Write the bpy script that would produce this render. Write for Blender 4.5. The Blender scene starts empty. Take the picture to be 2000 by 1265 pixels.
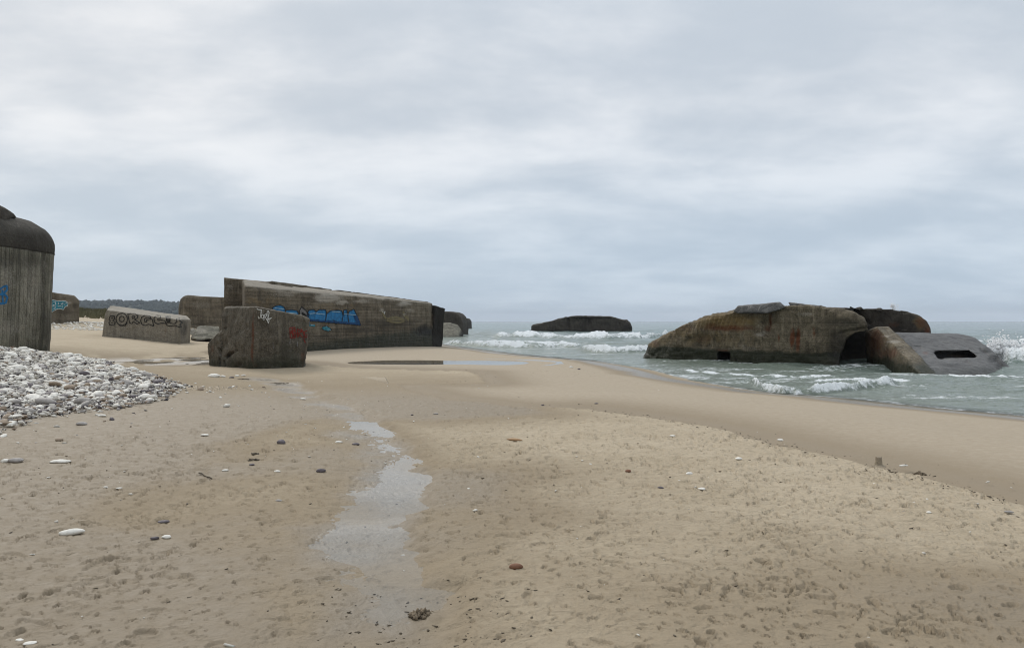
import bpy, bmesh, math, random
import numpy as np
from mathutils import Vector, Matrix
from mathutils.bvhtree import BVHTree

random.seed(7)
RNG = np.random.default_rng(11)
S = bpy.context.scene
COL = S.collection

# ------------------------------------------------------------------ camera
F = 2000 * 26 / 36          # focal length in photo pixels
EYE = 1.6
HZ = 627.0
cam_d = bpy.data.cameras.new('camera')
cam_d.lens = 26
cam_d.sensor_width = 36
cam_d.clip_start = 0.05
cam_d.clip_end = 30000
cam_d.shift_y = -(632.5 - HZ) / 2000
cam = bpy.data.objects.new('camera', cam_d)
cam.location = (0, 0, EYE)
cam.rotation_euler = (math.radians(90), 0, 0)
COL.objects.link(cam)
S.camera = cam

# ------------------------------------------------------------------ world: overcast sky
SUN_EL, SUN_AZ = math.radians(42), math.radians(-35)      # azimuth from +Y towards +X
W = bpy.data.worlds.new('World')
S.world = W
W.use_nodes = True
wt = W.node_tree
wt.nodes.clear()


def nd(nt, kind, ins=None, **props):
    n = nt.nodes.new(kind)
    for k, v in props.items():
        setattr(n, k, v)
    for k, v in (ins or {}).items():
        s = n.inputs[k]
        if isinstance(v, bpy.types.NodeSocket):
            nt.links.new(v, s)
        else:
            s.default_value = v
    return n


def mth(nt, op, a, b=None, c=None, clamp=False):
    n = nt.nodes.new('ShaderNodeMath')
    n.operation = op
    n.use_clamp = clamp
    for i, v in enumerate((a, b, c)):
        if v is None:
            continue
        if isinstance(v, bpy.types.NodeSocket):
            nt.links.new(v, n.inputs[i])
        else:
            n.inputs[i].default_value = v
    return n.outputs[0]


def mixc(nt, fac, a, b, blend='MIX'):
    n = nt.nodes.new('ShaderNodeMix')
    n.data_type = 'RGBA'
    n.blend_type = blend
    for s, v in ((n.inputs['Factor'], fac), (n.inputs[6], a), (n.inputs[7], b)):
        if isinstance(v, bpy.types.NodeSocket):
            nt.links.new(v, s)
        elif isinstance(v, (tuple, list)):
            s.default_value = (*v[:3], 1)
        else:
            s.default_value = v
    return n.outputs[2]


def rng(nt, v, a, b, c=0.0, d=1.0, smooth=False):
    n = nt.nodes.new('ShaderNodeMapRange')
    n.clamp = True
    if smooth:
        n.interpolation_type = 'SMOOTHSTEP'
    nt.links.new(v, n.inputs[0])
    for i, x in enumerate((a, b, c, d)):
        n.inputs[i + 1].default_value = x
    return n.outputs[0]


def noise(nt, vec, scale, detail=4, rough=0.55, dist=0.0, dim='3D'):
    n = nd(nt, 'ShaderNodeTexNoise', {'Scale': scale, 'Detail': detail, 'Roughness': rough, 'Distortion': dist}, noise_dimensions=dim)
    if vec is not None:
        nt.links.new(vec, n.inputs['Vector'])
    return n.outputs['Fac']


def vmul(nt, vec, xyz, add=(0, 0, 0)):
    n = nt.nodes.new('ShaderNodeVectorMath')
    n.operation = 'MULTIPLY_ADD'
    nt.links.new(vec, n.inputs[0])
    n.inputs[1].default_value = xyz
    n.inputs[2].default_value = add
    return n.outputs[0]


sky = nd(wt, 'ShaderNodeTexSky', sky_type='NISHITA', sun_disc=False, sun_elevation=SUN_EL, sun_rotation=SUN_AZ,
         air_density=1.0, dust_density=2.0, ozone_density=1.0)
tc = nd(wt, 'ShaderNodeTexCoord')
sep = nd(wt, 'ShaderNodeSeparateXYZ', {0: tc.outputs['Generated']})
zc = mth(wt, 'MAXIMUM', sep.outputs[2], 0.0)
den = mth(wt, 'ADD', zc, 0.21)
cx = mth(wt, 'DIVIDE', sep.outputs[0], den)
cy = mth(wt, 'DIVIDE', sep.outputs[1], den)
cv = nd(wt, 'ShaderNodeCombineXYZ', {0: cx, 1: cy, 2: 0.0}).outputs[0]
n1 = noise(wt, vmul(wt, cv, (1, 1, 1), (3.1, 7.7, 0)), 1.25, 6, 0.55, 0.2)
n2 = noise(wt, vmul(wt, cv, (0.8, 1.3, 1), (11.3, 2.2, 5)), 2.4, 6, 0.56, 0.15)
n3 = noise(wt, vmul(wt, cv, (1, 1, 1), (31.3, 12.2, 9)), 0.35, 3, 0.5, 0.2)
cl = mth(wt, 'ADD', mth(wt, 'MULTIPLY', n1, 0.55), mth(wt, 'MULTIPLY', n2, 0.32))
cl = mth(wt, 'ADD', cl, mth(wt, 'MULTIPLY', n3, 0.13))
cb = rng(wt, cl, 0.39, 0.65, 0.0, 1.0, True)
hi = rng(wt, zc, 0.0, 0.30, 0.0, 1.0, True)
dark_c = mixc(wt, hi, (0.460, 0.565, 0.680), (0.545, 0.605, 0.675))
lite_c = mixc(wt, hi, (0.590, 0.690, 0.795), (0.845, 0.868, 0.900))
cloud = mixc(wt, cb, dark_c, lite_c)
# the overcast is thinner towards the left of the view, where the light is faintly warmer
warm = rng(wt, sep.outputs[0], -0.75, 0.25, 1.0, 0.0, True)
cloud = mixc(wt, mth(wt, 'MULTIPLY', warm, 0.55), cloud, mixc(wt, 1.0, cloud, (1.10, 1.045, 0.985), 'MULTIPLY'))
zen = rng(wt, zc, 0.35, 1.0, 1.0, 1.6, True)          # an overcast sky is brightest overhead
cloud = nd(wt, 'ShaderNodeVectorMath', {0: cloud, 3: zen}, operation='SCALE').outputs[0]
skyv = nd(wt, 'ShaderNodeVectorMath', {0: sky.outputs[0], 3: 0.06}, operation='SCALE').outputs[0]
tot = mixc(wt, 0.93, skyv, cloud)
bg = nd(wt, 'ShaderNodeBackground', {'Color': tot, 'Strength': 1.0})
wo = nd(wt, 'ShaderNodeOutputWorld', {'Surface': bg.outputs[0]})

# ------------------------------------------------------------------ sun behind the cloud
sl = bpy.data.lights.new('sun', 'SUN')
sl.energy = 1.5
sl.angle = math.radians(18)
sl.color = (1.0, 0.96, 0.90)
so = bpy.data.objects.new('sun', sl)
sd = Vector((math.sin(SUN_AZ) * math.cos(SUN_EL), math.cos(SUN_AZ) * math.cos(SUN_EL), math.sin(SUN_EL)))
so.rotation_euler = sd.to_track_quat('Z', 'Y').to_euler()
so.location = sd * 60
COL.objects.link(so)

S.view_settings.view_transform = 'Standard'
S.view_settings.look = 'None'
S.view_settings.exposure = 0.12
S.view_settings.gamma = 1.0
S.render.engine = 'CYCLES'
S.cycles.use_denoising = True
S.cycles.filter_width = 1.05
S.cycles.max_bounces = 9
S.cycles.diffuse_bounces = 6
S.cycles.transparent_max_bounces = 12
S.cycles.caustics_reflective = False
S.cycles.caustics_refractive = False

# ------------------------------------------------------------------ helpers
SEA = -0.45


def P(px, py, d):
    return Vector(((px - 1000) / F * d, d, EYE + (HZ - py) / F * d))


def project(co):
    d = np.maximum(co[:, 1], 0.1)
    return 1000 + co[:, 0] / d * F, HZ - (co[:, 2] - EYE) / d * F


def ss(a, b, x):
    t = np.clip((x - a) / (b - a), 0, 1)
    return t * t * (3 - 2 * t)


def hsh(ix, iy, iz, seed):
    with np.errstate(over='ignore'):
        n = (ix.astype(np.int64).astype(np.uint32) * np.uint32(374761393) + iy.astype(np.int64).astype(np.uint32) * np.uint32(668265263)
             + iz.astype(np.int64).astype(np.uint32) * np.uint32(2246822519) + np.uint32((seed * 3266489917) & 0xffffffff))
        n = (n ^ (n >> np.uint32(13))) * np.uint32(1274126177)
        n = (n ^ (n >> np.uint32(15))) * np.uint32(2654435761)
        n = n ^ (n >> np.uint32(16))
    return n.astype(np.float64) / 4294967296.0


Z0 = np.zeros(1, dtype=np.int64)


def vn2(x, y, seed=0):
    ix, iy = np.floor(x), np.floor(y)
    fx, fy = x - ix, y - iy
    ux, uy = fx * fx * (3 - 2 * fx), fy * fy * (3 - 2 * fy)
    a = hsh(ix, iy, Z0, seed)
    b = hsh(ix + 1, iy, Z0, seed)
    c = hsh(ix, iy + 1, Z0, seed)
    d = hsh(ix + 1, iy + 1, Z0, seed)
    return ((a + (b - a) * ux) * (1 - uy) + (c + (d - c) * ux) * uy) * 2 - 1


def vn3(p, seed=0):
    i = np.floor(p)
    f = p - i
    u = f * f * (3 - 2 * f)
    r = 0
    for dx in (0, 1):
        for dy in (0, 1):
            for dz in (0, 1):
                w = (u[:, 0] if dx else 1 - u[:, 0]) * (u[:, 1] if dy else 1 - u[:, 1]) * (u[:, 2] if dz else 1 - u[:, 2])
                r = r + w * hsh(i[:, 0] + dx, i[:, 1] + dy, i[:, 2] + dz, seed)
    return r * 2 - 1


def fb2(x, y, oct=4, seed=0, g=0.5):
    r, a, t = 0, 1, 0
    for k in range(oct):
        r = r + a * vn2(x + 17.3 * k, y - 9.1 * k, seed + k)
        t += a
        a *= g
        x, y = x * 2.03, y * 2.03
    return r / t


def fb3(p, oct=4, seed=0, g=0.5):
    r, a, t = 0, 1, 0
    for k in range(oct):
        r = r + a * vn3(p + 13.7 * k, seed + k)
        t += a
        a *= g
        p = p * 2.03
    return r / t


def poly_dist(x, y, pts, values=None):
    """signed distance to a polyline (positive on its left), and values interpolated along it"""
    best = np.full(x.shape, 1e18)
    sgn = np.ones(x.shape)
    val = np.zeros(x.shape)
    for i in range(len(pts) - 1):
        (x0, y0), (x1, y1) = pts[i], pts[i + 1]
        dx, dy = x1 - x0, y1 - y0
        t = np.clip(((x - x0) * dx + (y - y0) * dy) / (dx * dx + dy * dy), 0, 1)
        ex, ey = x - x0 - t * dx, y - y0 - t * dy
        q = ex * ex + ey * ey
        m = q < best
        best = np.where(m, q, best)
        sgn = np.where(m, np.where(dx * ey - dy * ex >= 0, 1.0, -1.0), sgn)
        val = np.where(m, (i + t) if values is None else values[i] + t * (values[i + 1] - values[i]), val)
    return np.sqrt(best) * sgn, val


def tag(o, label=None, cat=None, group=None, kind=None):
    for k, v in (('label', label), ('category', cat), ('group', group), ('kind', kind)):
        if v:
            o[k] = v
    return o


def mesh_np(name, co, faces, attrs=None, smooth=True):
    """faces: (N,3) or (N,4) int array"""
    me = bpy.data.meshes.new(name)
    co = np.asarray(co, dtype=np.float32)
    faces = np.asarray(faces, dtype=np.int32)
    k = faces.shape[1]
    me.vertices.add(len(co))
    me.vertices.foreach_set('co', co.ravel())
    me.loops.add(faces.size)
    me.loops.foreach_set('vertex_index', faces.ravel())
    me.polygons.add(len(faces))
    me.polygons.foreach_set('loop_start', np.arange(len(faces), dtype=np.int32) * k)
    me.polygons.foreach_set('use_smooth', np.full(len(faces), smooth))
    me.update(calc_edges=True)
    set_attrs(me, attrs)
    return me


def set_attrs(me, attrs):
    for n, v in (attrs or {}).items():
        v = np.asarray(v, dtype=np.float32)
        if v.ndim == 2:
            a = me.attributes.new(n, 'FLOAT_VECTOR', 'POINT')
            a.data.foreach_set('vector', v.ravel())
        else:
            a = me.attributes.new(n, 'FLOAT', 'POINT')
            a.data.foreach_set('value', v)


def get_co(me):
    a = np.empty(len(me.vertices) * 3, dtype=np.float32)
    me.vertices.foreach_get('co', a)
    return a.reshape(-1, 3).astype(np.float64)


def get_no(me):
    a = np.empty(len(me.vertices) * 3, dtype=np.float32)
    me.vertex_normals.foreach_get('vector', a)
    return a.reshape(-1, 3).astype(np.float64)


def set_co(me, co):
    me.vertices.foreach_set('co', np.asarray(co, dtype=np.float32).ravel())
    me.update()


def empty(name, loc):
    o = bpy.data.objects.new(name, None)
    o.location = loc
    o.empty_display_size = 0.3
    COL.objects.link(o)
    return o


def put(name, me, mat, parent=None):
    """link a mesh given in world coordinates; under a parent its vertices become local"""
    if parent is not None:
        me.transform(Matrix.Translation(-root_loc(parent)))
    me.materials.clear()
    me.materials.append(mat)
    o = bpy.data.objects.new(name, me)
    COL.objects.link(o)
    o.parent = parent
    return o


def root_loc(o):
    v = Vector((0, 0, 0))
    while o is not None:
        v += o.location
        o = o.parent
    return v


def new_mat(name):
    m = bpy.data.materials.new(name)
    m.use_nodes = True
    nt = m.node_tree
    return m, nt, nt.nodes['Principled BSDF'], nt.nodes['Material Output']


def attr(nt, name, out='Fac'):
    return nd(nt, 'ShaderNodeAttribute', attribute_name=name).outputs[out]


def bump(nt, h, strength, dist, normal=None):
    b = nd(nt, 'ShaderNodeBump', {'Strength': strength, 'Distance': dist, 'Height': h})
    if normal is not None:
        nt.links.new(normal, b.inputs['Normal'])
    return b.outputs[0]


def simple(name, rgb, rough=0.9, spec=0.3, var=0.0, scale=8.0):
    m, nt, b, o = new_mat(name)
    b.inputs['Roughness'].default_value = rough
    b.inputs['Specular IOR Level'].default_value = spec
    if var:
        pos = nd(nt, 'ShaderNodeNewGeometry').outputs['Position']
        f = noise(nt, pos, scale, 4, 0.6)
        c = mixc(nt, rng(nt, f, 0.3, 0.7), tuple(c * (1 - var) for c in rgb), tuple(min(1, c * (1 + var)) for c in rgb))
        nt.links.new(c, b.inputs['Base Color'])
        nt.links.new(bump(nt, f, 0.3, 0.01), b.inputs['Normal'])
    else:
        b.inputs['Base Color'].default_value = (*rgb, 1)
    return m


# ------------------------------------------------------------------ terrain
def px2(px, py, z):
    d = (EYE - z) * F / (py - HZ)
    return ((px - 1000) / F * d, d)


SHORE = [(90, -90), (40, -25), (24, -2), (15.5, 9.0)] + [px2(a, b, SEA) for a, b in
         ((2000, 815), (1800, 797), (1600, 776), (1480, 768), (1400, 757), (1300, 742), (1228, 722), (1150, 705), (1000, 692), (870, 675))] + \
        [(-13, 92), (-28, 160), (-70, 330), (-200, 900), (-500, 3000)]
CHAN_PX = [(500, 736), (560, 748), (650, 790), (700, 822), (745, 860), (775, 905), (785, 950), (735, 1010), (745, 1080), (790, 1140), (780, 1240), (760, 1400)]
CHAN = [px2(a, b, -0.05) for a, b in CHAN_PX]
SCARP = [(6.5, -6), (5.2, 2.5)] + [px2(a, b, 0) for a, b in ((2000, 985), (1860, 945), (1720, 911), (1520, 862), (1400, 833), (1280, 810), (1150, 795), (1000, 793), (850, 775), (760, 748), (940, 745), (920, 722), (780, 716))] + [(-6, 26.5), (-9.5, 30), (-16, 38), (-20, 52), (-30, 90), (-80, 300)]
POOL = [px2(740, 708, -0.12), px2(860, 708.5, -0.12), px2(965, 708, -0.12)]
FIX = []        # (x, y, z) ground heights that must hold; solved below


def base_height(x, y):
    s, _ = poly_dist(x, y, SHORE)
    z = np.interp(s, [-300, -60, -20, -5, 0, 3, 7, 11, 400], [-6, -3, -1.5, -.80, -.45, -.24, -.07, 0, 0])
    z = z + 0.45 * ss(17, 26, s) + 0.022 * np.clip(y - 38, 0, 60) * ss(14, 34, s)
    du = ss(42, 70, s) * ss(30, 70, y)
    z = z + du * (2.2 + 1.6 * fb2(x / 22, y / 22, 3, 5))
    # pebble bank
    mo = 0.80 * ss(-6.6, -14.5, x + 0.5 * fb2(y / 3, x / 5, 2, 9)) * (1 - ss(18.5, 27, y)) * ss(-6, 4, y + 2)
    return z + mo, s


def rbf_setup():
    xs = np.array([p[0] for p in FIX])
    ys = np.array([p[1] for p in FIX])
    r = np.hypot(xs[:, None] - xs[None], ys[:, None] - ys[None])
    K = np.exp(-(r / RS) ** 2) + np.eye(len(xs)) * 0.02
    res = np.array([p[2] for p in FIX]) - base_height(xs, ys)[0]
    return xs, ys, np.linalg.solve(K, res)


RS = 5.5
FIX += [(-8.9, 25.2, -0.05), (-14.5, 30.5, -0.03), (-10.5, 29, -0.03), (-24, 47, 0.45), (-19, 32, 0.42), (-34, 78, 1.05), (-42, 70, 1.5), (0, 4, 0), (-3, 8, 0),
        (3, 9, 0), (-6.5, 14, 0.0), (-6, 8, 0.0), (-2.5, 20, -0.03), (-6, 40, -0.12), (0, 24, -0.05), (-16, 24, 0.5), (-5, 5, 0.01), (-5, 27.5, -0.085), (-2.5, 27.5, -0.09), (-6, 34.5, -0.10), (-2, 34.5, -0.11), (-8, 31, -0.05), (0.5, 30.5, -0.09)]
RBF = rbf_setup()


def ground(x, y):
    """large form of the beach, without footprints"""
    x = np.asarray(x, dtype=np.float64)
    y = np.asarray(y, dtype=np.float64)
    z, s = base_height(x, y)
    xs, ys, w = RBF
    for a, b, c in zip(xs, ys, w):
        z = z + c * np.exp(-((x - a) ** 2 + (y - b) ** 2) / RS ** 2)
    near = 1 - ss(60, 140, np.hypot(x, y))
    z = z + near * (0.030 * fb2(x / 2.6, y / 2.6, 3, 21) + 0.02 * fb2(x / 7, y / 7, 2, 25)) * ss(0.0, 4, s)
    # runnel with a steep right bank and a flat left one
    c, t = poly_dist(x, y, CHAN)
    wob = 0.22 * fb2(x / 0.55, y / 0.55, 3, 31) + 0.10 * fb2(x / 0.16, y / 0.16, 2, 36)
    c2 = c + wob                      # seen from its far end the right bank of the photo lies on the left of the polyline
    prof = np.where(c2 > 0, 1 - ss(0.16, 0.46, c2), 1 - ss(0.02, 0.95, -c2))
    z = z - 0.062 * prof * ss(0, 1.0, t)
    # still pool
    pd, _ = poly_dist(x, y, POOL)
    pm = 1 - ss(0.7, 2.2, np.abs(pd) + 0.3 * fb2(x / 1.5, y / 1.5, 2, 41))
    z = z * (1 - pm) + pm * -0.165
    # block scour hollow with the wet patch left of it
    wm = np.exp(-((((x + 13.9) / 4.6) ** 2 + ((y - 31) / 5.6) ** 2)) ** 2)
    z = z * (1 - wm) + wm * (-0.052 + 0.024 * fb2(x / 1.2, y / 0.6, 3, 47))
    return z


def ground1(x, y):
    return float(ground(np.array([x]), np.array([y]))[0])


def onground(px, py):
    d = EYE * F / (py - HZ)
    for _ in range(12):
        x = (px - 1000) / F * d
        d = 0.5 * d + 0.5 * (EYE - ground1(x, d)) * F / (py - HZ)
    x = (px - 1000) / F * d
    return Vector((x, d, ground1(x, d)))


def dents(x, y, cell, prob, rmin, rmax, amin, amax, dep, seed, sharp=1.0, rim=0.35):
    gx, gy = np.floor(x / cell), np.floor(y / cell)
    out = np.zeros(x.shape)
    for i in (-1, 0, 1):
        for j in (-1, 0, 1):
            cxx, cyy = gx + i, gy + j
            pr = hsh(cxx, cyy, Z0, seed)
            m = np.nonzero(pr < prob)[0]
            if len(m) == 0:
                continue
            a, b = cxx[m], cyy[m]
            ox = (a + hsh(a, b, Z0, seed + 1)) * cell
            oy = (b + hsh(a, b, Z0, seed + 2)) * cell
            an = hsh(a, b, Z0, seed + 3) * 6.283
            rr = rmin + (rmax - rmin) * hsh(a, b, Z0, seed + 4)
            asp = amin + (amax - amin) * hsh(a, b, Z0, seed + 5)
            dd = dep * (0.35 + 0.9 * hsh(a, b, Z0, seed + 6))
            dx, dy = x[m] - ox, y[m] - oy
            ca, sa = np.cos(an), np.sin(an)
            u, v = (dx * ca + dy * sa) / rr, (-dx * sa + dy * ca) / (rr * asp)
            q = np.sqrt(u * u + v * v)
            h = -dd * np.clip((1 - q) * sharp, 0, 1) ** 0.8 + rim * dd * np.exp(-((q - 1.15) / 0.22) ** 2)
            out[m] += h
    return out


def polar(cols, rows):
    th, r = np.meshgrid(cols, rows)
    return r * np.sin(th), r * np.cos(th)


def grid_faces(nr, nc, wrap):
    i = np.arange(nr - 1)[:, None] * nc
    j = np.arange(nc if wrap else nc - 1)[None]
    j2 = (j + 1) % nc
    return np.stack([i + j, i + j2, i + nc + j2, i + nc + j], -1).reshape(-1, 4)[:, ::-1]


def build_sand():
    dense = np.arctan(np.linspace(-0.80, 0.80, 900))
    rest = np.linspace(dense[-1], dense[0] + 2 * math.pi, 122)[1:-1]
    cols = np.concatenate([dense, rest])
    rows = np.concatenate([np.linspace(0.25, 2.3, 12), 1 / np.linspace(1 / 2.4, 1 / 75, 600), np.geomspace(77, 3200, 55)])
    X, Y = polar(cols, rows)
    sh = X.shape
    x, y = X.ravel(), Y.ravel()
    z = ground(x, y)
    s, _ = poly_dist(x, y, SHORE)
    sc, _ = poly_dist(x, y, SCARP)
    r = np.hypot(x, y)
    step = r * r * ((1 / 2.4 - 1 / 75) / 600)
    jag = 0.28 * fb2(x / 0.8, y / 0.8, 3, 51)
    smooth = ss(-0.10, 0.16, -(sc + jag))            # the wave-washed, untrampled side
    smooth = np.maximum(smooth, 0)
    ch, ct = poly_dist(x, y, CHAN)
    calm = 1 - 0.55 * np.exp(-(ch / 0.7) ** 2)
    tr = (1 - 0.93 * smooth) * calm * (1 - 0.22 * ss(0.5, -1.5, x)) * (1 - ss(40, 60, r))
    bz = sc + jag * 0.5
    z += (0.075 * np.exp(-((bz + 2.6) / 1.5) ** 2) - 0.045 * np.exp(-((bz + 0.35) / 0.55) ** 2)) * (1 - ss(14, 22, r)) * (x > 0) * ss(0.0, 1.5, x)
    # lip of the swash sheet
    z += 0.022 * np.exp(-((sc + jag) / 0.10) ** 2) * (r < 40) - 0.03 * np.exp(-((sc + jag + 0.22) / 0.14) ** 2) * (r < 40)

    def fade(size):
        return (1 - ss(size * 0.9, size * 2.6, step)) * (1 + 0.8 * ss(5, 11, r))
    near = r < 34
    n = np.nonzero(near)[0]
    xn, yn, tn = x[n], y[n], tr[n]
    dens = 0.70 + 0.55 * ss(-0.35, 0.5, fb2(xn / 1.7, yn / 1.7, 3, 61))
    d = dents(xn, yn, 0.62, 0.34, 0.11, 0.17, 0.34, 0.45, 0.013, 71, 4.5, 0.5) * fade(0.3)[n]
    d += dents(xn, yn, 0.22, 0.46, 0.035, 0.075, 0.3, 0.7, 0.021, 81, 3.5, 0.5) * fade(0.10)[n]
    d += dents(xn, yn, 0.10, 0.48, 0.016, 0.036, 0.3, 0.7, 0.023, 91, 3.0, 0.5) * fade(0.05)[n]
    d += dents(xn, yn, 0.055, 0.45, 0.008, 0.020, 0.3, 0.7, 0.013, 95, 2.5, 0.5) * fade(0.03)[n]
    lump = fb2(xn / 0.10, yn / 0.10, 4, 101)
    d += 0.007 * lump * fade(0.08)[n] + 0.006 * fb2(xn / 0.33, yn / 0.33, 3, 105) * fade(0.2)[n]
    rid = 1 - np.abs(fb2(xn / 0.13, yn / 0.11, 3, 111))
    d -= 0.018 * ss(0.90, 0.985, rid) * ss(0.0, 0.4, fb2(xn / 0.5, yn / 0.5, 2, 115)) * fade(0.05)[n]
    z[n] += d * tn * dens
    wet = np.exp(-(np.clip(-(s - 0.0), 0, 99) / 1.0)) * (1 - ss(0.6, 2.8, s + 0.7 * fb2(x / 2, y / 2, 3, 121)))
    left = np.where(ch > 0, np.exp(-(np.abs(ch) / 0.75) ** 2), np.exp(-(np.abs(ch) / 1.5) ** 2))
    wet = np.maximum(wet, left * ss(-0.2, 0.8, ct + 0.5) * (0.9 + 0.25 * fb2(x / 0.7, y / 0.7, 3, 125)))
    pd, _ = poly_dist(x, y, POOL)
    wet = np.maximum(wet, 1 - ss(0.6, 2.0, np.abs(pd)))
    wp = np.exp(-((((x + 13.9) / 4.8) ** 2 + ((y - 31) / 5.8) ** 2)) ** 2) * ss(-0.4, 0.2, fb2(x / 0.9, y / 2.2, 3, 131) + 0.2)
    wet = np.maximum(wet, wp)
    damp_vignette = 0.84 * ss(-0.40, 0.45, 0.8 * fb2(x / 3.5, y / 3.5, 3, 135) - 0.16 * (x - 0.6) + 0.30 * ss(6.5, 3.2, y)) * (1 - smooth) * (1 - ss(14, 32, y)) + smooth * (0.22 + 0.55 * np.exp(-((sc + 0.4) / 1.0) ** 2)) * (1 - ss(40, 60, y))  # damp sand, darkened further near the camera by painted-in vignetting
    wet = np.clip(np.maximum(wet, damp_vignette), 0, 1)
    gravel = gravel_mask(x, y)
    dune = ss(46, 60, s) * ss(40, 70, y)
    faces = grid_faces(sh[0], sh[1], True)
    co = np.stack([x, y, z], 1)
    # close the small hole under the camera
    c0 = len(co)
    co = np.vstack([co, [[0, 0, ground1(0, 0)]]])
    at = {'wet': wet, 'smooth': smooth, 'gravel': gravel, 'dune': dune}
    at = {k: np.append(v, 0.3 if k == 'wet' else 0) for k, v in at.items()}
    j = np.arange(sh[1])
    cap = np.stack([j, (j + 1) % sh[1], np.full(sh[1], c0), np.full(sh[1], c0)], 1)
    me = bpy.data.meshes.new('beach_sand')
    co32 = co.astype(np.float32)
    me.vertices.add(len(co32))
    me.vertices.foreach_set('co', co32.ravel())
    loops = np.concatenate([faces.ravel(), cap[:, :3].ravel()]).astype(np.int32)
    me.loops.add(len(loops))
    me.loops.foreach_set('vertex_index', loops)
    me.polygons.add(len(faces) + len(cap))
    me.polygons.foreach_set('loop_start', np.concatenate([np.arange(len(faces)) * 4, len(faces) * 4 + np.arange(len(cap)) * 3]).astype(np.int32))
    me.polygons.foreach_set('use_smooth', np.ones(len(faces) + len(cap), dtype=bool))
    me.update(calc_edges=True)
    set_attrs(me, at)
    return me


def gravel_mask(x, y):
    e = x + 0.55 * fb2(y / 1.3, x / 1.3, 3, 141) + 0.16 * np.clip(y - 14, 0, 9) ** 1.3 * 0.35
    ym = 17.6 + np.clip(-8.2 - x, -2, 9) * 0.85
    return ss(-7.1, -8.0, e) * (1 - ss(-0.3, 0.9, y - ym + 0.5 * fb2(x / 1.1, y / 1.1, 2, 143))) * ss(2, 5, y)


# sand
m_sand, nt, bs, out = new_mat('sand')
pos = nd(nt, 'ShaderNodeNewGeometry').outputs['Position']
wet = attr(nt, 'wet')
smo = attr(nt, 'smooth')
gra = attr(nt, 'gravel')
dun = attr(nt, 'dune')
nb = noise(nt, pos, 0.9, 4, 0.55)
nm = noise(nt, pos, 9.0, 4, 0.6)
nf = noise(nt, pos, 60.0, 3, 0.6)
gn = noise(nt, pos, 420.0, 2, 0.7)
dry = mixc(nt, rng(nt, nb, 0.3, 0.7), (0.410, 0.338, 0.240), (0.472, 0.396, 0.290))
dry = mixc(nt, smo, dry, (0.420, 0.356, 0.272))
dry = mixc(nt, dun, dry, (0.42, 0.36, 0.27))
dry = mixc(nt, rng(nt, nm, 0.35, 0.75, 0.0, 0.35), dry, (0.300, 0.240, 0.168))
dry = mixc(nt, rng(nt, nf, 0.55, 0.75, 0.0, 0.30), dry, (0.240, 0.190, 0.132))
wetc = mixc(nt, rng(nt, nm, 0.3, 0.7), (0.194, 0.150, 0.097), (0.228, 0.180, 0.120))
wn = mth(nt, 'ADD', wet, mth(nt, 'MULTIPLY', mth(nt, 'SUBTRACT', nm, 0.5), 0.35))
wn = mth(nt, 'MULTIPLY', wn, 1.0, clamp=True)
col = mixc(nt, wn, dry, wetc)
col = mixc(nt, rng(nt, wet, 0.78, 1.0), col, (0.168, 0.137, 0.096))
col = mixc(nt, gra, col, mixc(nt, rng(nt, nf, 0.4, 0.6), (0.10, 0.085, 0.07), (0.28, 0.25, 0.21)))
col = mixc(nt, rng(nt, gn, 0.25, 0.75, 0.0, 1.0), mixc(nt, 1.0, col, (0.86, 0.86, 0.85), 'MULTIPLY'), mixc(nt, 1.0, col, (1.14, 1.14, 1.15), 'MULTIPLY'))
nt.links.new(col, bs.inputs['Base Color'])
rgh = rng(nt, mth(nt, 'ADD', wet, mth(nt, 'MULTIPLY', mth(nt, 'SUBTRACT', nm, 0.5), 0.25)), 0.72, 1.05, 0.95, 0.22)
nt.links.new(rgh, bs.inputs['Roughness'])
nt.links.new(rng(nt, wet, 0.7, 1.0, 0.12, 0.55), bs.inputs['Specular IOR Level'])
rough_amt = rng(nt, mth(nt, 'MAXIMUM', smo, mth(nt, 'MULTIPLY', wet, 0.75)), 0.0, 1.0, 1.0, 0.12)
v1 = noise(nt, pos, 26.0, 5, 0.62, 0.4)
v2 = noise(nt, pos, 6.5, 3, 0.6, 0.6)
hh = mth(nt, 'ADD', mth(nt, 'MULTIPLY', v1, 0.35), mth(nt, 'MULTIPLY', v2, 1.0))
hh = mth(nt, 'ADD', mth(nt, 'MULTIPLY', hh, rough_amt), mth(nt, 'MULTIPLY', gn, 0.03))
bn = nd(nt, 'ShaderNodeBump', {'Strength': 1.0, 'Distance': 0.06, 'Height': hh})
nt.links.new(bn.outputs[0], bs.inputs['Normal'])

sand = put('beach_sand', build_sand(), m_sand)
tag(sand, kind='structure')


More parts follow.
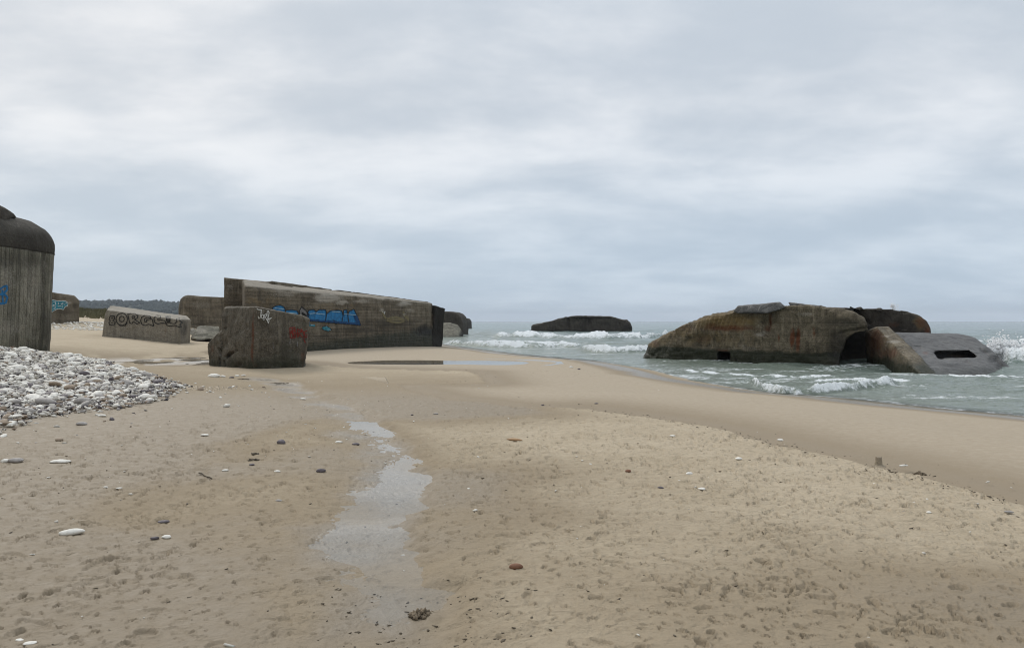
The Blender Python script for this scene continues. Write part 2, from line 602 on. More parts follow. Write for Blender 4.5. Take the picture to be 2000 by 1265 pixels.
# ------------------------------------------------------------------ sea
def breaker_lists():
    L = []
    # (points along the foot of the breaking front in photo pixels, crest height, foam width front, back)
    L.append(([(962, 659), (1010, 660), (1100, 662), (1190, 664), (1250, 663), (1290, 660), (1330, 655)], 0.75, 1.6, 3.4, 3))
    L.append(([(868, 672), (905, 674), (960, 677), (1040, 680), (1090, 680), (1142, 681)], 0.55, 0.9, 1.7, 5))
    L.append(([(1125, 683), (1160, 687), (1200, 690), (1240, 689), (1290, 686), (1330, 684)], 0.52, 0.8, 1.5, 7))
    L.append(([(900, 668), (960, 669), (1030, 671), (1090, 672), (1150, 674)], 0.22, 0.7, 1.2, 17))
    L.append(([(1330, 724), (1400, 731), (1470, 735), (1560, 738), (1640, 739)], 0.07, 0.18, 0.4, 19))
    L.append(([(1840, 738), (1890, 742), (1950, 744), (2040, 742)], 0.10, 0.2, 0.4, 21))
    L.append(([(1840, 668), (1900, 671), (1960, 670), (2050, 668)], 0.3, 0.6, 1.4, 23))
    L.append(([(1460, 746), (1490, 762), (1530, 769), (1580, 768), (1630, 763), (1690, 757), (1760, 752)], 0.30, 0.30, 0.55, 9))
    L.append(([(1580, 747), (1650, 745), (1720, 747), (1790, 751)], 0.10, 0.15, 0.3, 11))
    L.append(([(1900, 700), (1930, 708), (1970, 714), (2040, 716), (2120, 712)], 0.85, 0.9, 1.6, 13))
    L.append(([(1840, 646), (1900, 647), (1960, 645)], 0.3, 0.5, 1.0, 15))
    return L


def build_sea():
    dense = np.arctan(np.linspace(-0.14, 0.80, 560))
    cols = np.concatenate([np.linspace(-1.2, dense[0], 40)[:-1], dense, np.linspace(dense[-1], 2.35, 50)[1:]])
    rows = np.concatenate([np.linspace(13, 15, 3)[:-1], 1 / np.linspace(1 / 15, 1 / 320, 430), np.geomspace(330, 6500, 40)])
    X, Y = polar(cols, rows)
    sh = X.shape
    x, y = X.ravel(), Y.ravel()
    r = np.hypot(x, y)
    s, t = poly_dist(x, y, SHORE)
    off = np.clip(-s, 0, None)
    far = 1 - ss(150, 320, r)
    am = ss(0.3, 14, off) * far
    z = np.full(x.shape, SEA)
    # swell running towards the shore, short chop on top
    for k, (wl, a, an) in enumerate(((11, .075, -1.95), (7.3, .055, -2.25), (5.1, .045, -1.7), (3.3, .03, -2.05), (2.1, .02, -1.5), (1.4, .012, -2.6))):
        ph = (x * math.cos(an) + y * math.sin(an)) * 2 * math.pi / wl + 1.6 * fb2(x / 14, y / 14, 2, 200 + k) * 2
        w = np.sin(ph)
        z += am * a * 1.25 * (w + 0.35 * np.sin(2 * ph + 1.57) + 0.25)
    near = 1 - ss(25, 60, r)
    z += near * ss(0.1, 2.5, off) * (0.055 * fb2(x / 0.9, y / 0.55, 4, 221) + 0.03 * fb2(x / 0.3, y / 0.22, 3, 225))
    foam = np.zeros(x.shape)
    px = 1000 + x / np.maximum(y, 1) * F
    for pts, h, wf, wb, seed in breaker_lists():
        W2 = [px2(a, b, SEA) for a, b in pts]
        xs = np.array([p[0] for p in pts], dtype=float)
        ds = np.array([p[1] for p in W2])
        yc = np.interp(px, xs, ds)
        env = ss(xs[0] - 6, xs[0] + 22, px) * (1 - ss(xs[-1] - 30, xs[-1] + 8, px)) * (y > 5)
        env = env * np.clip(0.78 + 0.55 * fb2(x / (h * 3), y / (h * 6), 3, 240 + seed), 0.15, 1.3)
        q = y - yc - h * 1.6 * fb2(x / (h * 2.6), x * 0 + seed, 4, 260 + seed, 0.6)
        prof = np.where(q < 0, np.exp(-(q / (wf * 0.55)) ** 2), np.exp(-(q / wb) ** 2))
        z += h * env * prof
        fm = env * np.where(q < 0, np.exp(-np.abs(q / (wf * 1.1)) ** 2.2), np.exp(-np.abs(q / (wb * 0.7)) ** 2.2)) * 1.0
        lum = fb2(x / (h * 0.30), y / (h * 0.30), 4, 280 + seed, 0.65)
        z += fm * h * 0.30 * lum
        foam = np.maximum(foam, fm)
        # spent foam drifting ahead of the front
        foam = np.maximum(foam, 0.46 * env * np.exp(-((q + wf * 3) / (wf * 3.6)) ** 2))
        foam = np.maximum(foam, 0.44 * env * np.exp(-((q - wb * 1.6) / (wb * 1.6)) ** 2))
    # foam laces in the inner surf and along the swash edge
    surf = (1 - ss(9, 34, off)) * ss(0.0, 0.5, off)
    foam = np.maximum(foam, 0.52 * surf * ss(-0.25, 0.45, fb2(x / 3.0, y / 0.8, 4, 301)))
    foam = np.maximum(foam, 0.58 * np.exp(-((off - 0.55 - 0.4 * fb2(x / 1.2, y / 1.2, 2, 305)) / 0.35) ** 2))
    foam = np.maximum(foam, 0.62 * np.exp(-(((px - 1330) / 110) ** 2 + ((y - 27.5 + 0.012 * (px - 1330)) / 1.7) ** 2)) * (off > 0))
    foam = np.maximum(foam, 0.47 * far * ss(0.05, 0.6, fb2(x / 6, y / 2.5, 4, 309)) * (off > 2))
    # ring of broken water round the bunkers standing in it
    z = z - 0.5 * ss(1.2, 4.5, s)
    depth = z - np.interp(s, [-300, -60, -20, -5, 0, 3, 7], [-6, -3, -1.5, -.80, -.45, -.24, -.07])
    alpha = ss(-0.02, 0.09, depth)
    co = np.stack([x, y, z], 1)
    return mesh_np('sea', co, grid_faces(sh[0], sh[1], False), {'foam': foam, 'alpha': alpha, 'off': np.clip(off, 0, 300)})


m_sea, nt, bs, out = new_mat('sea_water')
pos = nd(nt, 'ShaderNodeNewGeometry').outputs['Position']
foam = attr(nt, 'foam')
off = attr(nt, 'off')
fn = noise(nt, vmul(nt, pos, (1, 1.6, 1)), 2.2, 6, 0.68, 0.5)
fn2 = noise(nt, pos, 7.0, 6, 0.7)
fm = mth(nt, 'ADD', foam, mth(nt, 'MULTIPLY', mth(nt, 'SUBTRACT', fn, 0.5), 1.05))
fm = mth(nt, 'ADD', fm, mth(nt, 'MULTIPLY', mth(nt, 'SUBTRACT', fn2, 0.5), 0.75))
fmask = rng(nt, fm, 0.46, 0.72)
lw = noise(nt, vmul(nt, pos, (0.05, 0.12, 1)), 1.0, 3, 0.5)
wc = mixc(nt, rng(nt, off, 1.0, 30.0), (0.165, 0.190, 0.150), (0.120, 0.172, 0.160))
wc = mixc(nt, rng(nt, off, 60.0, 250.0), wc, (0.135, 0.180, 0.195))
wc = mixc(nt, rng(nt, lw, 0.35, 0.7, 0.0, 0.4), wc, (0.180, 0.222, 0.205))
nt.links.new(wc, bs.inputs['Base Color'])
bs.inputs['Roughness'].default_value = 0.16
bs.inputs['IOR'].default_value = 1.33
w1 = noise(nt, vmul(nt, pos, (0.55, 1.0, 1)), 1.1, 6, 0.62, 0.2)
w2 = noise(nt, vmul(nt, pos, (0.55, 1.0, 1)), 0.16, 4, 0.6, 0.2)
wh = mth(nt, 'ADD', mth(nt, 'MULTIPLY', w1, 0.50), mth(nt, 'MULTIPLY', w2, 1.1))
nt.links.new(bump(nt, wh, 0.9, 1.0), bs.inputs['Normal'])
fb = nd(nt, 'ShaderNodeBsdfDiffuse', {'Color': (0.90, 0.92, 0.92, 1), 'Roughness': 1.0})
nt.links.new(bump(nt, mth(nt, 'ADD', fn, fn2), 0.7, 0.15), fb.inputs['Normal'])
mx = nd(nt, 'ShaderNodeMixShader', {0: fmask, 1: bs.outputs[0], 2: fb.outputs[0]})
tr = nd(nt, 'ShaderNodeBsdfTransparent')
al = mth(nt, 'MAXIMUM', attr(nt, 'alpha'), mth(nt, 'MULTIPLY', fmask, 0.85))
mx2 = nd(nt, 'ShaderNodeMixShader', {0: al, 1: tr.outputs[0], 2: mx.outputs[0]})
nt.links.new(mx2.outputs[0], out.inputs['Surface'])
sea = put('sea', build_sea(), m_sea)
tag(sea, kind='structure')

# ------------------------------------------------------------------ film of water in the runnel, still pool
m_film, nt, bs, out = new_mat('shallow_water')
nt.nodes.remove(bs)
pos = nd(nt, 'ShaderNodeNewGeometry').outputs['Position']
bp = bump(nt, noise(nt, pos, 7.0, 3, 0.5), 0.16, 0.012)
inc = nd(nt, 'ShaderNodeNewGeometry').outputs['Incoming']
dt = nd(nt, 'ShaderNodeVectorMath', {0: inc, 1: bp}, operation='DOT_PRODUCT').outputs['Value']
fres = mth(nt, 'ADD', mth(nt, 'MULTIPLY', mth(nt, 'POWER', mth(nt, 'SUBTRACT', 1.0, mth(nt, 'ABSOLUTE', dt), clamp=True), 5.0), 0.98), 0.02)
gl = nd(nt, 'ShaderNodeBsdfGlossy', {'Roughness': 0.02, 'Normal': bp})
tr = nd(nt, 'ShaderNodeBsdfTransparent', {'Color': (0.98, 0.98, 0.97, 1)})
ms = nd(nt, 'ShaderNodeMixShader', {0: fres, 1: tr.outputs[0], 2: gl.outputs[0]})
nt.links.new(ms.outputs[0], out.inputs['Surface'])


def flat_sheet(name, x0, x1, y0, y1, level, nx, ny, keep):
    X, Y = np.meshgrid(np.linspace(x0, x1, nx), np.linspace(y0, y1, ny))
    x, y = X.ravel(), Y.ravel()
    z = level(x, y)
    f = grid_faces(ny, nx, False)[:, ::-1]
    k = keep(x, y)
    f = f[k[f].all(1)]
    used = np.unique(f)
    mp = -np.ones(len(x), dtype=int)
    mp[used] = np.arange(len(used))
    return mesh_np(name, np.stack([x, y, z], 1)[used], mp[f])


def chan_level(x, y):
    c, t = poly_dist(x, y, CHAN)
    return -0.046 - 0.035 * ss(3.2, 2.1, t) - 0.022 * ss(8.6, 10.2, t) - 0.012 * np.exp(-((t - 7.0) / 0.35) ** 2)


def keep_chan(x, y):
    c, t = poly_dist(x, y, CHAN)
    return (np.abs(c) < 1.3) & (t > 2.0) & (t < 10.4)


runnel = put('runnel_water', flat_sheet('runnel_water', -6.5, 1.2, 2.6, 19.0, chan_level, 60, 130, keep_chan), m_film)
tag(runnel, kind='structure')


def keep_pool(x, y):
    pd, _ = poly_dist(x, y, POOL)
    return np.abs(pd) < 3.0


patch = put('wet_hollow_water', flat_sheet('wet_hollow_water', -19.5, -8.5, 24, 38, lambda x, y: np.full(x.shape, -0.050), 50, 60, lambda x, y: ((x + 13.9) / 5.0) ** 2 + ((y - 31) / 6.2) ** 2 < 1), m_film)
tag(patch, kind='structure')
pool = put('beach_pool', flat_sheet('beach_pool', -10, 4, 26, 37, lambda x, y: np.full(x.shape, -0.122), 60, 50, keep_pool), m_film)
tag(pool, kind='structure')


# ------------------------------------------------------------------ concrete
def concrete(name, light, dark, board=0.18, bstr=0.16, streak=0.5, spec=0.25, rough=0.9):
    """weathered board-marked concrete; attributes rust, algae, pale, soot carry each bunker's own stains"""
    m, nt, b, out = new_mat(name)
    pos = nd(nt, 'ShaderNodeNewGeometry').outputs['Position']
    bc = attr(nt, 'bc', 'Vector')
    sp = nd(nt, 'ShaderNodeSeparateXYZ', {0: bc})
    big = noise(nt, pos, 0.55, 5, 0.6, 0.3)
    mid = noise(nt, pos, 2.6, 5, 0.62, 0.4)
    fine = noise(nt, pos, 14.0, 4, 0.65)
    f = mth(nt, 'ADD', mth(nt, 'MULTIPLY', big, 0.5), mth(nt, 'MULTIPLY', mid, 0.5))
    c = mixc(nt, rng(nt, f, 0.36, 0.64), dark, light)
    c = mixc(nt, rng(nt, fine, 0.30, 0.70, 0.45, 0.0), c, tuple(v * 0.45 for v in dark))
    pit = noise(nt, pos, 34.0, 3, 0.7)
    c = mixc(nt, rng(nt, pit, 0.54, 0.64, 0.0, 0.80), c, tuple(v * 0.25 for v in dark))
    c = mixc(nt, rng(nt, pit, 0.42, 0.30, 0.0, 0.65), c, tuple(min(1, v * 1.45) for v in light))
    # boards
    row = mth(nt, 'DIVIDE', mth(nt, 'ADD', sp.outputs[1], mth(nt, 'MULTIPLY', mth(nt, 'SUBTRACT', mid, 0.5), 0.02)), board)
    fl = mth(nt, 'FLOOR', row)
    seg = mth(nt, 'FLOOR', mth(nt, 'DIVIDE', mth(nt, 'ADD', sp.outputs[0], mth(nt, 'MULTIPLY', fl, 1.37)), 2.6))
    cvv = nd(nt, 'ShaderNodeCombineXYZ', {0: fl, 1: seg, 2: 0.0}).outputs[0]
    wn = nd(nt, 'ShaderNodeTexWhiteNoise', {'Vector': cvv}, noise_dimensions='3D').outputs['Value']
    var = rng(nt, wn, 0.0, 1.0, 1.0 - bstr, 1.0 + bstr)
    c = nd(nt, 'ShaderNodeVectorMath', {0: c, 3: var}, operation='SCALE').outputs[0]
    fr = mth(nt, 'FRACT', row)
    jd = mth(nt, 'MINIMUM', fr, mth(nt, 'SUBTRACT', 1.0, fr))
    joint = rng(nt, jd, 0.0, 0.10, 1.0, 0.0)
    c = mixc(nt, mth(nt, 'MULTIPLY', joint, bstr * 1.8), c, tuple(v * 0.4 for v in dark))
    # runs of dirt down the faces
    st = noise(nt, vmul(nt, pos, (2.6, 2.6, 0.22)), 1.0, 5, 0.62, 0.2)
    c = mixc(nt, rng(nt, st, 0.47, 0.66, 0.0, streak), c, tuple(v * 0.32 for v in dark))
    st2 = noise(nt, vmul(nt, pos, (4.2, 4.2, 0.4), (5, 9, 2)), 1.0, 4, 0.6, 0.2)
    c = mixc(nt, rng(nt, st2, 0.56, 0.75, 0.0, streak * 0.7), c, tuple(min(1, v * 1.5) for v in light))

    def stain(c, name, rgb, lo, hi, amt=1.0, nz=mid):
        a = mth(nt, 'ADD', attr(nt, name), mth(nt, 'MULTIPLY', mth(nt, 'SUBTRACT', nz, 0.5), 0.9))
        a2 = mth(nt, 'MULTIPLY', rng(nt, a, lo, hi, 0.0, amt), rng(nt, attr(nt, name), 0.02, 0.15))
        return mixc(nt, a2, c, rgb)
    c = stain(c, 'pale', (0.34, 0.31, 0.26), 0.25, 0.8, 0.85, fine)
    c = stain(c, 'ochre', (0.20, 0.135, 0.055), 0.2, 0.8, 0.8)
    c = stain(c, 'rust', (0.105, 0.034, 0.013), 0.2, 0.7, 0.9, fine)
    c = stain(c, 'algae', (0.016, 0.019, 0.008), 0.25, 0.75, 0.92)
    c = stain(c, 'stain_shade', (0.014, 0.013, 0.011), 0.2, 0.8, 0.9)  # dark stains, plus shade painted into hollows, cracks and undersides
    nt.links.new(c, b.inputs['Base Color'])
    nt.links.new(rng(nt, attr(nt, 'algae'), 0.2, 0.8, rough, 0.5), b.inputs['Roughness'])
    b.inputs['Specular IOR Level'].default_value = spec
    h = mth(nt, 'ADD', mth(nt, 'MULTIPLY', mid, 0.9), mth(nt, 'MULTIPLY', fine, 0.35))
    h = mth(nt, 'SUBTRACT', h, mth(nt, 'MULTIPLY', joint, bstr))
    h = mth(nt, 'ADD', h, mth(nt, 'MULTIPLY', wn, bstr * 0.6))
    nt.links.new(bump(nt, h, 0.9, 0.12), b.inputs['Normal'])
    return m


def bcoord(co, u, v):
    u, v = np.array(u, float), np.array(v, float)
    u /= np.linalg.norm(u)
    v /= np.linalg.norm(v)
    return np.stack([co @ u, co @ v, co @ np.cross(u, v)], 1)


def temp_obj(bm):
    me = bpy.data.meshes.new('tmp')
    bmesh.ops.recalc_face_normals(bm, faces=bm.faces)
    bm.to_mesh(me)
    bm.free()
    o = bpy.data.objects.new('tmp', me)
    COL.objects.link(o)
    return o


def hull(pts):
    bm = bmesh.new()
    for p in pts:
        bm.verts.new(p)
    r = bmesh.ops.convex_hull(bm, input=bm.verts)
    junk = [e for e in r['geom_interior'] + r['geom_unused'] if isinstance(e, bmesh.types.BMVert)]
    if junk:
        bmesh.ops.delete(bm, geom=list(set(junk)), context='VERTS')
    return bm


def slab(front, back, bev=0.0, which=None, seg=5):
    """prism between a front polygon and its offset back copy; 'which' = front-edge indices to bevel, they and their ridge edges are rounded"""
    bm = bmesh.new()
    a = [bm.verts.new(p) for p in front]
    b = [bm.verts.new(Vector(p) + (back[i] if isinstance(back, list) else Vector(back))) for i, p in enumerate(front)]
    n = len(a)
    bm.faces.new(a)
    bm.faces.new(b[::-1])
    for i in range(n):
        bm.faces.new((a[i], b[i], b[(i + 1) % n], a[(i + 1) % n]))
    if bev and which:
        bm.edges.ensure_lookup_table()
        es = []
        for i in which:
            e = bm.edges.get((a[i], a[(i + 1) % n]))
            if e:
                es.append(e)
        bmesh.ops.bevel(bm, geom=es, offset=bev, segments=seg, profile=0.5, affect='EDGES', clamp_overlap=True)
    bmesh.ops.triangulate(bm, faces=bm.faces)
    return bm


def prism(plan, ztop, zbot, rounds=(), off=0.5, seg=6, tri=True):
    """plan corners with a top height each; rounds: ('t', i) top edge i to i+1, ('v', i) upright edge i"""
    bm = bmesh.new()
    n = len(plan)
    lo = [bm.verts.new((x, y, zbot)) for x, y in plan]
    hi = [bm.verts.new((x, y, z)) for (x, y), z in zip(plan, ztop)]
    bm.faces.new(lo[::-1])
    bm.faces.new(hi)
    for i in range(n):
        j = (i + 1) % n
        bm.faces.new((lo[i], lo[j], hi[j], hi[i]))
    es = []
    for k, i in rounds:
        es.append(bm.edges.get((hi[i], hi[(i + 1) % n])) if k == 't' else bm.edges.get((lo[i], hi[i])))
    if es:
        bmesh.ops.recalc_face_normals(bm, faces=bm.faces)
        bmesh.ops.bevel(bm, geom=es, offset=off, segments=seg, profile=0.5, affect='EDGES', clamp_overlap=True)
    if tri:
        bmesh.ops.triangulate(bm, faces=bm.faces)
    return bm


def fuse(name, bms, voxel, cuts=()):
    """one closed weathered skin round the given solids"""
    obs = [temp_obj(b) for b in bms]
    base = obs[0]
    for o in obs[1:]:
        md = base.modifiers.new('u', 'BOOLEAN')
        md.operation = 'UNION'
        md.object = o
        md.solver = 'EXACT'
    cobs = [temp_obj(b) for b in cuts]
    for o in cobs:
        md = base.modifiers.new('c', 'BOOLEAN')
        md.operation = 'DIFFERENCE'
        md.object = o
        md.solver = 'EXACT'
    md = base.modifiers.new('r', 'REMESH')
    md.mode = 'VOXEL'
    md.voxel_size = voxel
    md.use_smooth_shade = True
    dg = bpy.context.evaluated_depsgraph_get()
    me = bpy.data.meshes.new_from_object(base.evaluated_get(dg))
    me.name = name
    for o in obs + cobs:
        d = o.data
        bpy.data.objects.remove(o)
        bpy.data.meshes.remove(d)
    return me


def weather(me, big=0.05, mid=0.03, fine=0.012, chips=0.05, seed=0, s=1.0, carve=(), grooves=None):
    co = get_co(me)
    no = get_no(me)
    d = big * fb3(co / (1.9 * s), 3, seed) + mid * fb3(co / (0.55 * s), 3, seed + 10) + fine * fb3(co / (0.16 * s), 2, seed + 20)
    ch = fb3(co / (0.8 * s), 3, seed + 30)
    d -= chips * ss(0.32, 0.50, ch)
    px, py = project(co)
    for (ax, ay, bx, by, rad, dep) in carve:          # cracks and broken-out places, as strokes
        ex, ey = bx - ax, by - ay
        t = np.clip(((px - ax) * ex + (py - ay) * ey) / (ex * ex + ey * ey + 1e-9), 0, 1)
        q = np.hypot(px - ax - t * ex, py - ay - t * ey) + rad * 0.5 * fb3(co / 0.25, 2, seed + 40)
        facing = (no[:, 1] < 0.1)
        d -= dep * (1 - ss(rad * 0.5, rad, q)) * facing
    if grooves is not None:
        d += grooves(co, px, py)
    co = co + no * d[:, None]
    set_co(me, co)
    return co


def spots(co, lst, seed=3, wob=6.0):
    """stain and painted-shade amounts from soft-edged patches listed in photo pixels (px, py, rx, ry, amount)"""
    px, py = project(co)
    px = px + wob * fb3(co / 0.6, 3, seed)
    py = py + wob * fb3(co / 0.6, 3, seed + 5)
    a = np.zeros(len(co))
    for x, y, rx, ry, v in lst:
        a = np.maximum(a, v * np.exp(-(((px - x) / rx) ** 2 + ((py - y) / ry) ** 2) ** 1.5))
    return a


def rounded_box(cx, cy, hx, hy, yaw, rad, prof, step=0.16, lean=(0, 0)):
    """rounded-rectangle plan lofted through prof = [(outset, z), ...]; world coordinates"""
    segs = []
    rings = []
    for out_, z in prof:
        a, b, r = hx + out_, hy + out_, max(0.02, rad + out_)
        r = min(r, a, b)
        pts = []
        for qx, qy, a0 in ((1, 1, 0), (-1, 1, 90), (-1, -1, 180), (1, -1, 270)):
            for k in range(9):
                t = math.radians(a0 + k * 90 / 8)
                pts.append((qx * (a - r) + r * math.cos(t), qy * (b - r) + r * math.sin(t)))
        rings.append((pts, z))
    base = np.array(rings[0][0])
    nxt = np.roll(base, -1, 0)
    cnt = np.maximum(1, np.round(np.hypot(*(nxt - base).T) / step).astype(int))
    loops = []
    for pts, z in rings:
        p = np.array(pts)
        q = np.roll(p, -1, 0)
        L = [p[i] + (q[i] - p[i]) * k / cnt[i] for i in range(len(p)) for k in range(cnt[i])]
        loops.append(np.column_stack([np.array(L), np.full(len(L), z)]))
    n = len(loops[0])
    co = np.vstack(loops)
    c = len(co)
    co = np.vstack([co, [[0, 0, prof[-1][1]], [0, 0, prof[0][1]]]])
    quads = grid_faces(len(loops), n, True)[:, ::-1]
    j = np.arange(n)
    top = (len(loops) - 1) * n
    tri = np.concatenate([np.stack([top + j, top + (j + 1) % n, np.full(n, c)], 1), np.stack([(j + 1) % n, j, np.full(n, c + 1)], 1)])
    co[:, 0] += lean[0] * (co[:, 2])
    co[:, 1] += lean[1] * (co[:, 2])
    ca, sa = math.cos(yaw), math.sin(yaw)
    x, y = co[:, 0].copy(), co[:, 1].copy()
    co[:, 0] = cx + x * ca - y * sa
    co[:, 1] = cy + x * sa + y * ca
    me = bpy.data.meshes.new('rb')
    me.from_pydata(co.tolist(), [], quads.tolist() + tri.tolist())
    me.polygons.foreach_set('use_smooth', np.ones(len(me.polygons), dtype=bool))
    me.update()
    return me


def profile(z0, z1, dz):
    return [(0.0, z) for z in np.linspace(z0, z1, max(2, int((z1 - z0) / dz)))]


# ------------------------------------------------------------------ graffiti: paint laid on the real surface
def bvh_of(objs):
    vs, fs = [], []
    for o in objs:
        off = len(vs)
        L = root_loc(o)
        vs += [v.co + L for v in o.data.vertices]
        fs += [[i + off for i in p.vertices] for p in o.data.polygons]
    return BVHTree.FromPolygons(vs, fs)


EYEV = Vector((0, 0, EYE))


def on_surface(tree, px, py):
    d = Vector(((px - 1000) / F, 1, (HZ - py) / F)).normalized()
    h = tree.ray_cast(EYEV, d)
    if h[0] is None:
        return None
    return h[0] - d * (0.0006 * h[3] + 0.012)


def strokes(name, tree, lines, width, mat, parent, step=1.0):
    vs, fs = [], []
    for ln in lines:
        pts = []
        for a, b in zip(ln[:-1], ln[1:]):
            L = math.hypot(b[0] - a[0], b[1] - a[1])
            n = max(1, int(L / step))
            pts += [(a[0] + (b[0] - a[0]) * k / n, a[1] + (b[1] - a[1]) * k / n) for k in range(n)]
        pts.append(ln[-1])
        prev = None
        for k, (x, y) in enumerate(pts):
            x0, y0 = pts[max(0, k - 1)]
            x1, y1 = pts[min(len(pts) - 1, k + 1)]
            L = math.hypot(x1 - x0, y1 - y0) or 1
            w = width * (0.42 + 0.16 * random.random())
            nx, ny = -(y1 - y0) / L * w, (x1 - x0) / L * w
            a, b = on_surface(tree, x + nx, y + ny), on_surface(tree, x - nx, y - ny)
            if a is None or b is None:
                prev = None
                continue
            vs += [a, b]
            i = len(vs)
            if prev is not None and (vs[i - 2] - vs[prev]).length < 1.2:
                fs.append((prev, prev + 1, i - 1, i - 2))
            prev = i - 2
    if not fs:
        return None
    me = bpy.data.meshes.new(name)
    me.from_pydata([tuple(v) for v in vs], [], fs)
    me.validate()
    return put(name, me, mat, parent)


def inside(poly, x, y):
    r = False
    j = len(poly) - 1
    for i in range(len(poly)):
        xi, yi = poly[i]
        xj, yj = poly[j]
        if (yi > y) != (yj > y) and x < (xj - xi) * (y - yi) / (yj - yi) + xi:
            r = not r
        j = i
    return r


def fill(name, tree, polys, mat, parent, cell=0.8, band=None):
    vs, fs, cache = [], [], {}

    def vid(i, k):
        if (i, k) not in cache:
            p = on_surface(tree, i * cell, k * cell)
            cache[(i, k)] = None if p is None else len(vs)
            if p is not None:
                vs.append(p)
        return cache[(i, k)]
    done = set()
    for poly in polys:
        xs = [p[0] for p in poly]
        ys = [p[1] for p in poly]
        for i in range(int(min(xs) / cell), int(max(xs) / cell) + 1):
            for k in range(int(min(ys) / cell), int(max(ys) / cell) + 1):
                if (i, k) in done or not inside(poly, (i + .5) * cell, (k + .5) * cell):
                    continue
                ids = [vid(i, k), vid(i + 1, k), vid(i + 1, k + 1), vid(i, k + 1)]
                if None in ids:
                    continue
                done.add((i, k))
                fs.append(ids)
    if not fs:
        return None
    me = bpy.data.meshes.new(name)
    me.from_pydata([tuple(v) for v in vs], [], fs)
    return put(name, me, mat, parent)


def crop(x0, y0, sc):
    return lambda pts: [(x0 + a / sc, y0 + b / sc) for a, b in pts]


def paint(name, rgb, var=0.25):
    return simple(name, rgb, 0.75, 0.2, var, 5.0)


m_pblack = paint('black_spray_paint', (0.016, 0.015, 0.014))
m_pblue = paint('blue_spray_paint', (0.022, 0.135, 0.29), 0.35)
m_pteal = paint('teal_spray_paint', (0.03, 0.16, 0.20), 0.4)
m_pwhite = paint('white_spray_paint', (0.50, 0.50, 0.47))
m_plight = paint('light_blue_spray_paint', (0.24, 0.36, 0.44))
m_pred = paint('red_spray_paint', (0.15, 0.022, 0.016), 0.5)
m_pgrey = paint('grey_spray_paint', (0.16, 0.155, 0.15))
m_polive = paint('olive_spray_paint', (0.155, 0.130, 0.070))
m_pnavy = paint('deep_blue_spray_paint', (0.012, 0.05, 0.13), 0.3)

m_grey = concrete('weathered_grey_concrete', (0.265, 0.248, 0.192), (0.120, 0.111, 0.082), 0.22, 0.24, 0.75)
m_plain = concrete('plain_grey_concrete', (0.300, 0.268, 0.212), (0.185, 0.163, 0.125), 0.9, 0.05, 0.3)
m_brown = concrete('weathered_brown_concrete', (0.240, 0.202, 0.146), (0.108, 0.088, 0.061), 0.19, 0.19, 0.45)
m_block = concrete('wet_block_concrete', (0.205, 0.180, 0.138), (0.085, 0.072, 0.053), 0.5, 0.03, 0.5)
m_sea_c = concrete('sea_worn_concrete', (0.260, 0.216, 0.150), (0.070, 0.056, 0.036), 0.30, 0.10, 0.6)
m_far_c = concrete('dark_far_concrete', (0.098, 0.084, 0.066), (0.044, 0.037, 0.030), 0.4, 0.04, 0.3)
m_slope = concrete('smooth_wet_concrete', (0.165, 0.160, 0.150), (0.070, 0.067, 0.063), 0.55, 0.10, 0.5, 0.5, 0.55)
m_cap = concrete('dark_roof_concrete', (0.088, 0.078, 0.062), (0.042, 0.037, 0.029), 0.6, 0.08, 0.3)

# ------------------------------------------------------------------ 1 tall rounded bunker at the left edge
B = empty('rounded_bunker', (-24.4, 23, ground1(-24.4, 23)))
tag(B, 'tall grey rounded bunker with dark domed roof behind the pebble bank', 'bunker')
LX, LY, HX, HY = -24.62, 22.6, 5.6, 8.9
lean = (0.045, 0.0)
me = rounded_box(LX, LY, HX, HY, 0, 1.5, profile(-0.6, 4.42, 0.16), 0.15, lean)
co = weather(me, 0.035, 0.02, 0.012, 0.03, 51, carve=[(38, 612, 84, 632, 1.6, 0.06), (45, 602, 46, 612, 1.2, 0.05), (75, 545, 75, 600, 1.0, 0.03), (0, 604, 40, 610, 1.0, 0.03)])
at = {'bc': bcoord(co, (0, 0, 1), (0, 1, 0)), 'pale': spots(co, [(12, 545, 20, 45, .45), (60, 560, 30, 60, .4), (15, 640, 40, 18, .45), (85, 520, 10, 30, .35)], 5),
      'stain_shade': spots(co, [(10, 505, 25, 25, .5), (55, 510, 45, 16, .4), (88, 640, 12, 60, .45)], 7), 'algae': 0.55 * ss(1.2, 0.3, co[:, 2])}
set_attrs(me, at)
wall = put('wall', me, m_grey, B)
cap_p = [(0.0, 4.44), (0.01, 4.5), (0.01, 4.62)]
for k in range(1, 13):
    t = k / 12 * math.pi / 2
    cap_p.append((0.01 - 1.75 * (1 - math.cos(t)), 4.62 + 1.22 * math.sin(t)))
cap_p += [(-2.4, 5.92), (-3.5, 6.02), (-4.6, 6.08), (-5.3, 6.1)]
cap_p = [(0.02, 4.36)] + cap_p
me = rounded_box(LX, LY, HX, HY, 0, 1.5, cap_p, 0.15, lean)
co = weather(me, 0.03, 0.025, 0.015, 0.03, 51)
set_attrs(me, {'bc': bcoord(co, (0, 1, 0), (0, 0, 1)), 'pale': spots(co, [(5, 412, 30, 2.5, .5), (30, 440, 30, 5, .3)], 5)})
put('roof', me, m_cap, B)
rub = [P(-70, 380, 27), P(-40, 389, 27.5), P(0, 403, 28), P(14, 409, 28.6), P(30, 424, 29), P(10, 432, 28), P(-40, 426, 27), P(-30, 400, 31), P(12, 412, 32), P(20, 424, 31)]
me = fuse('roof_rubble', [hull(rub)], 0.09)
co = weather(me, 0.10, 0.07, 0.03, 0.08, 66, 0.6)
set_attrs(me, {'bc': co})
put('roof_rubble', me, m_far_c, B)
tr_ = bvh_of([wall])
c1 = crop(0, 380, 3.953)
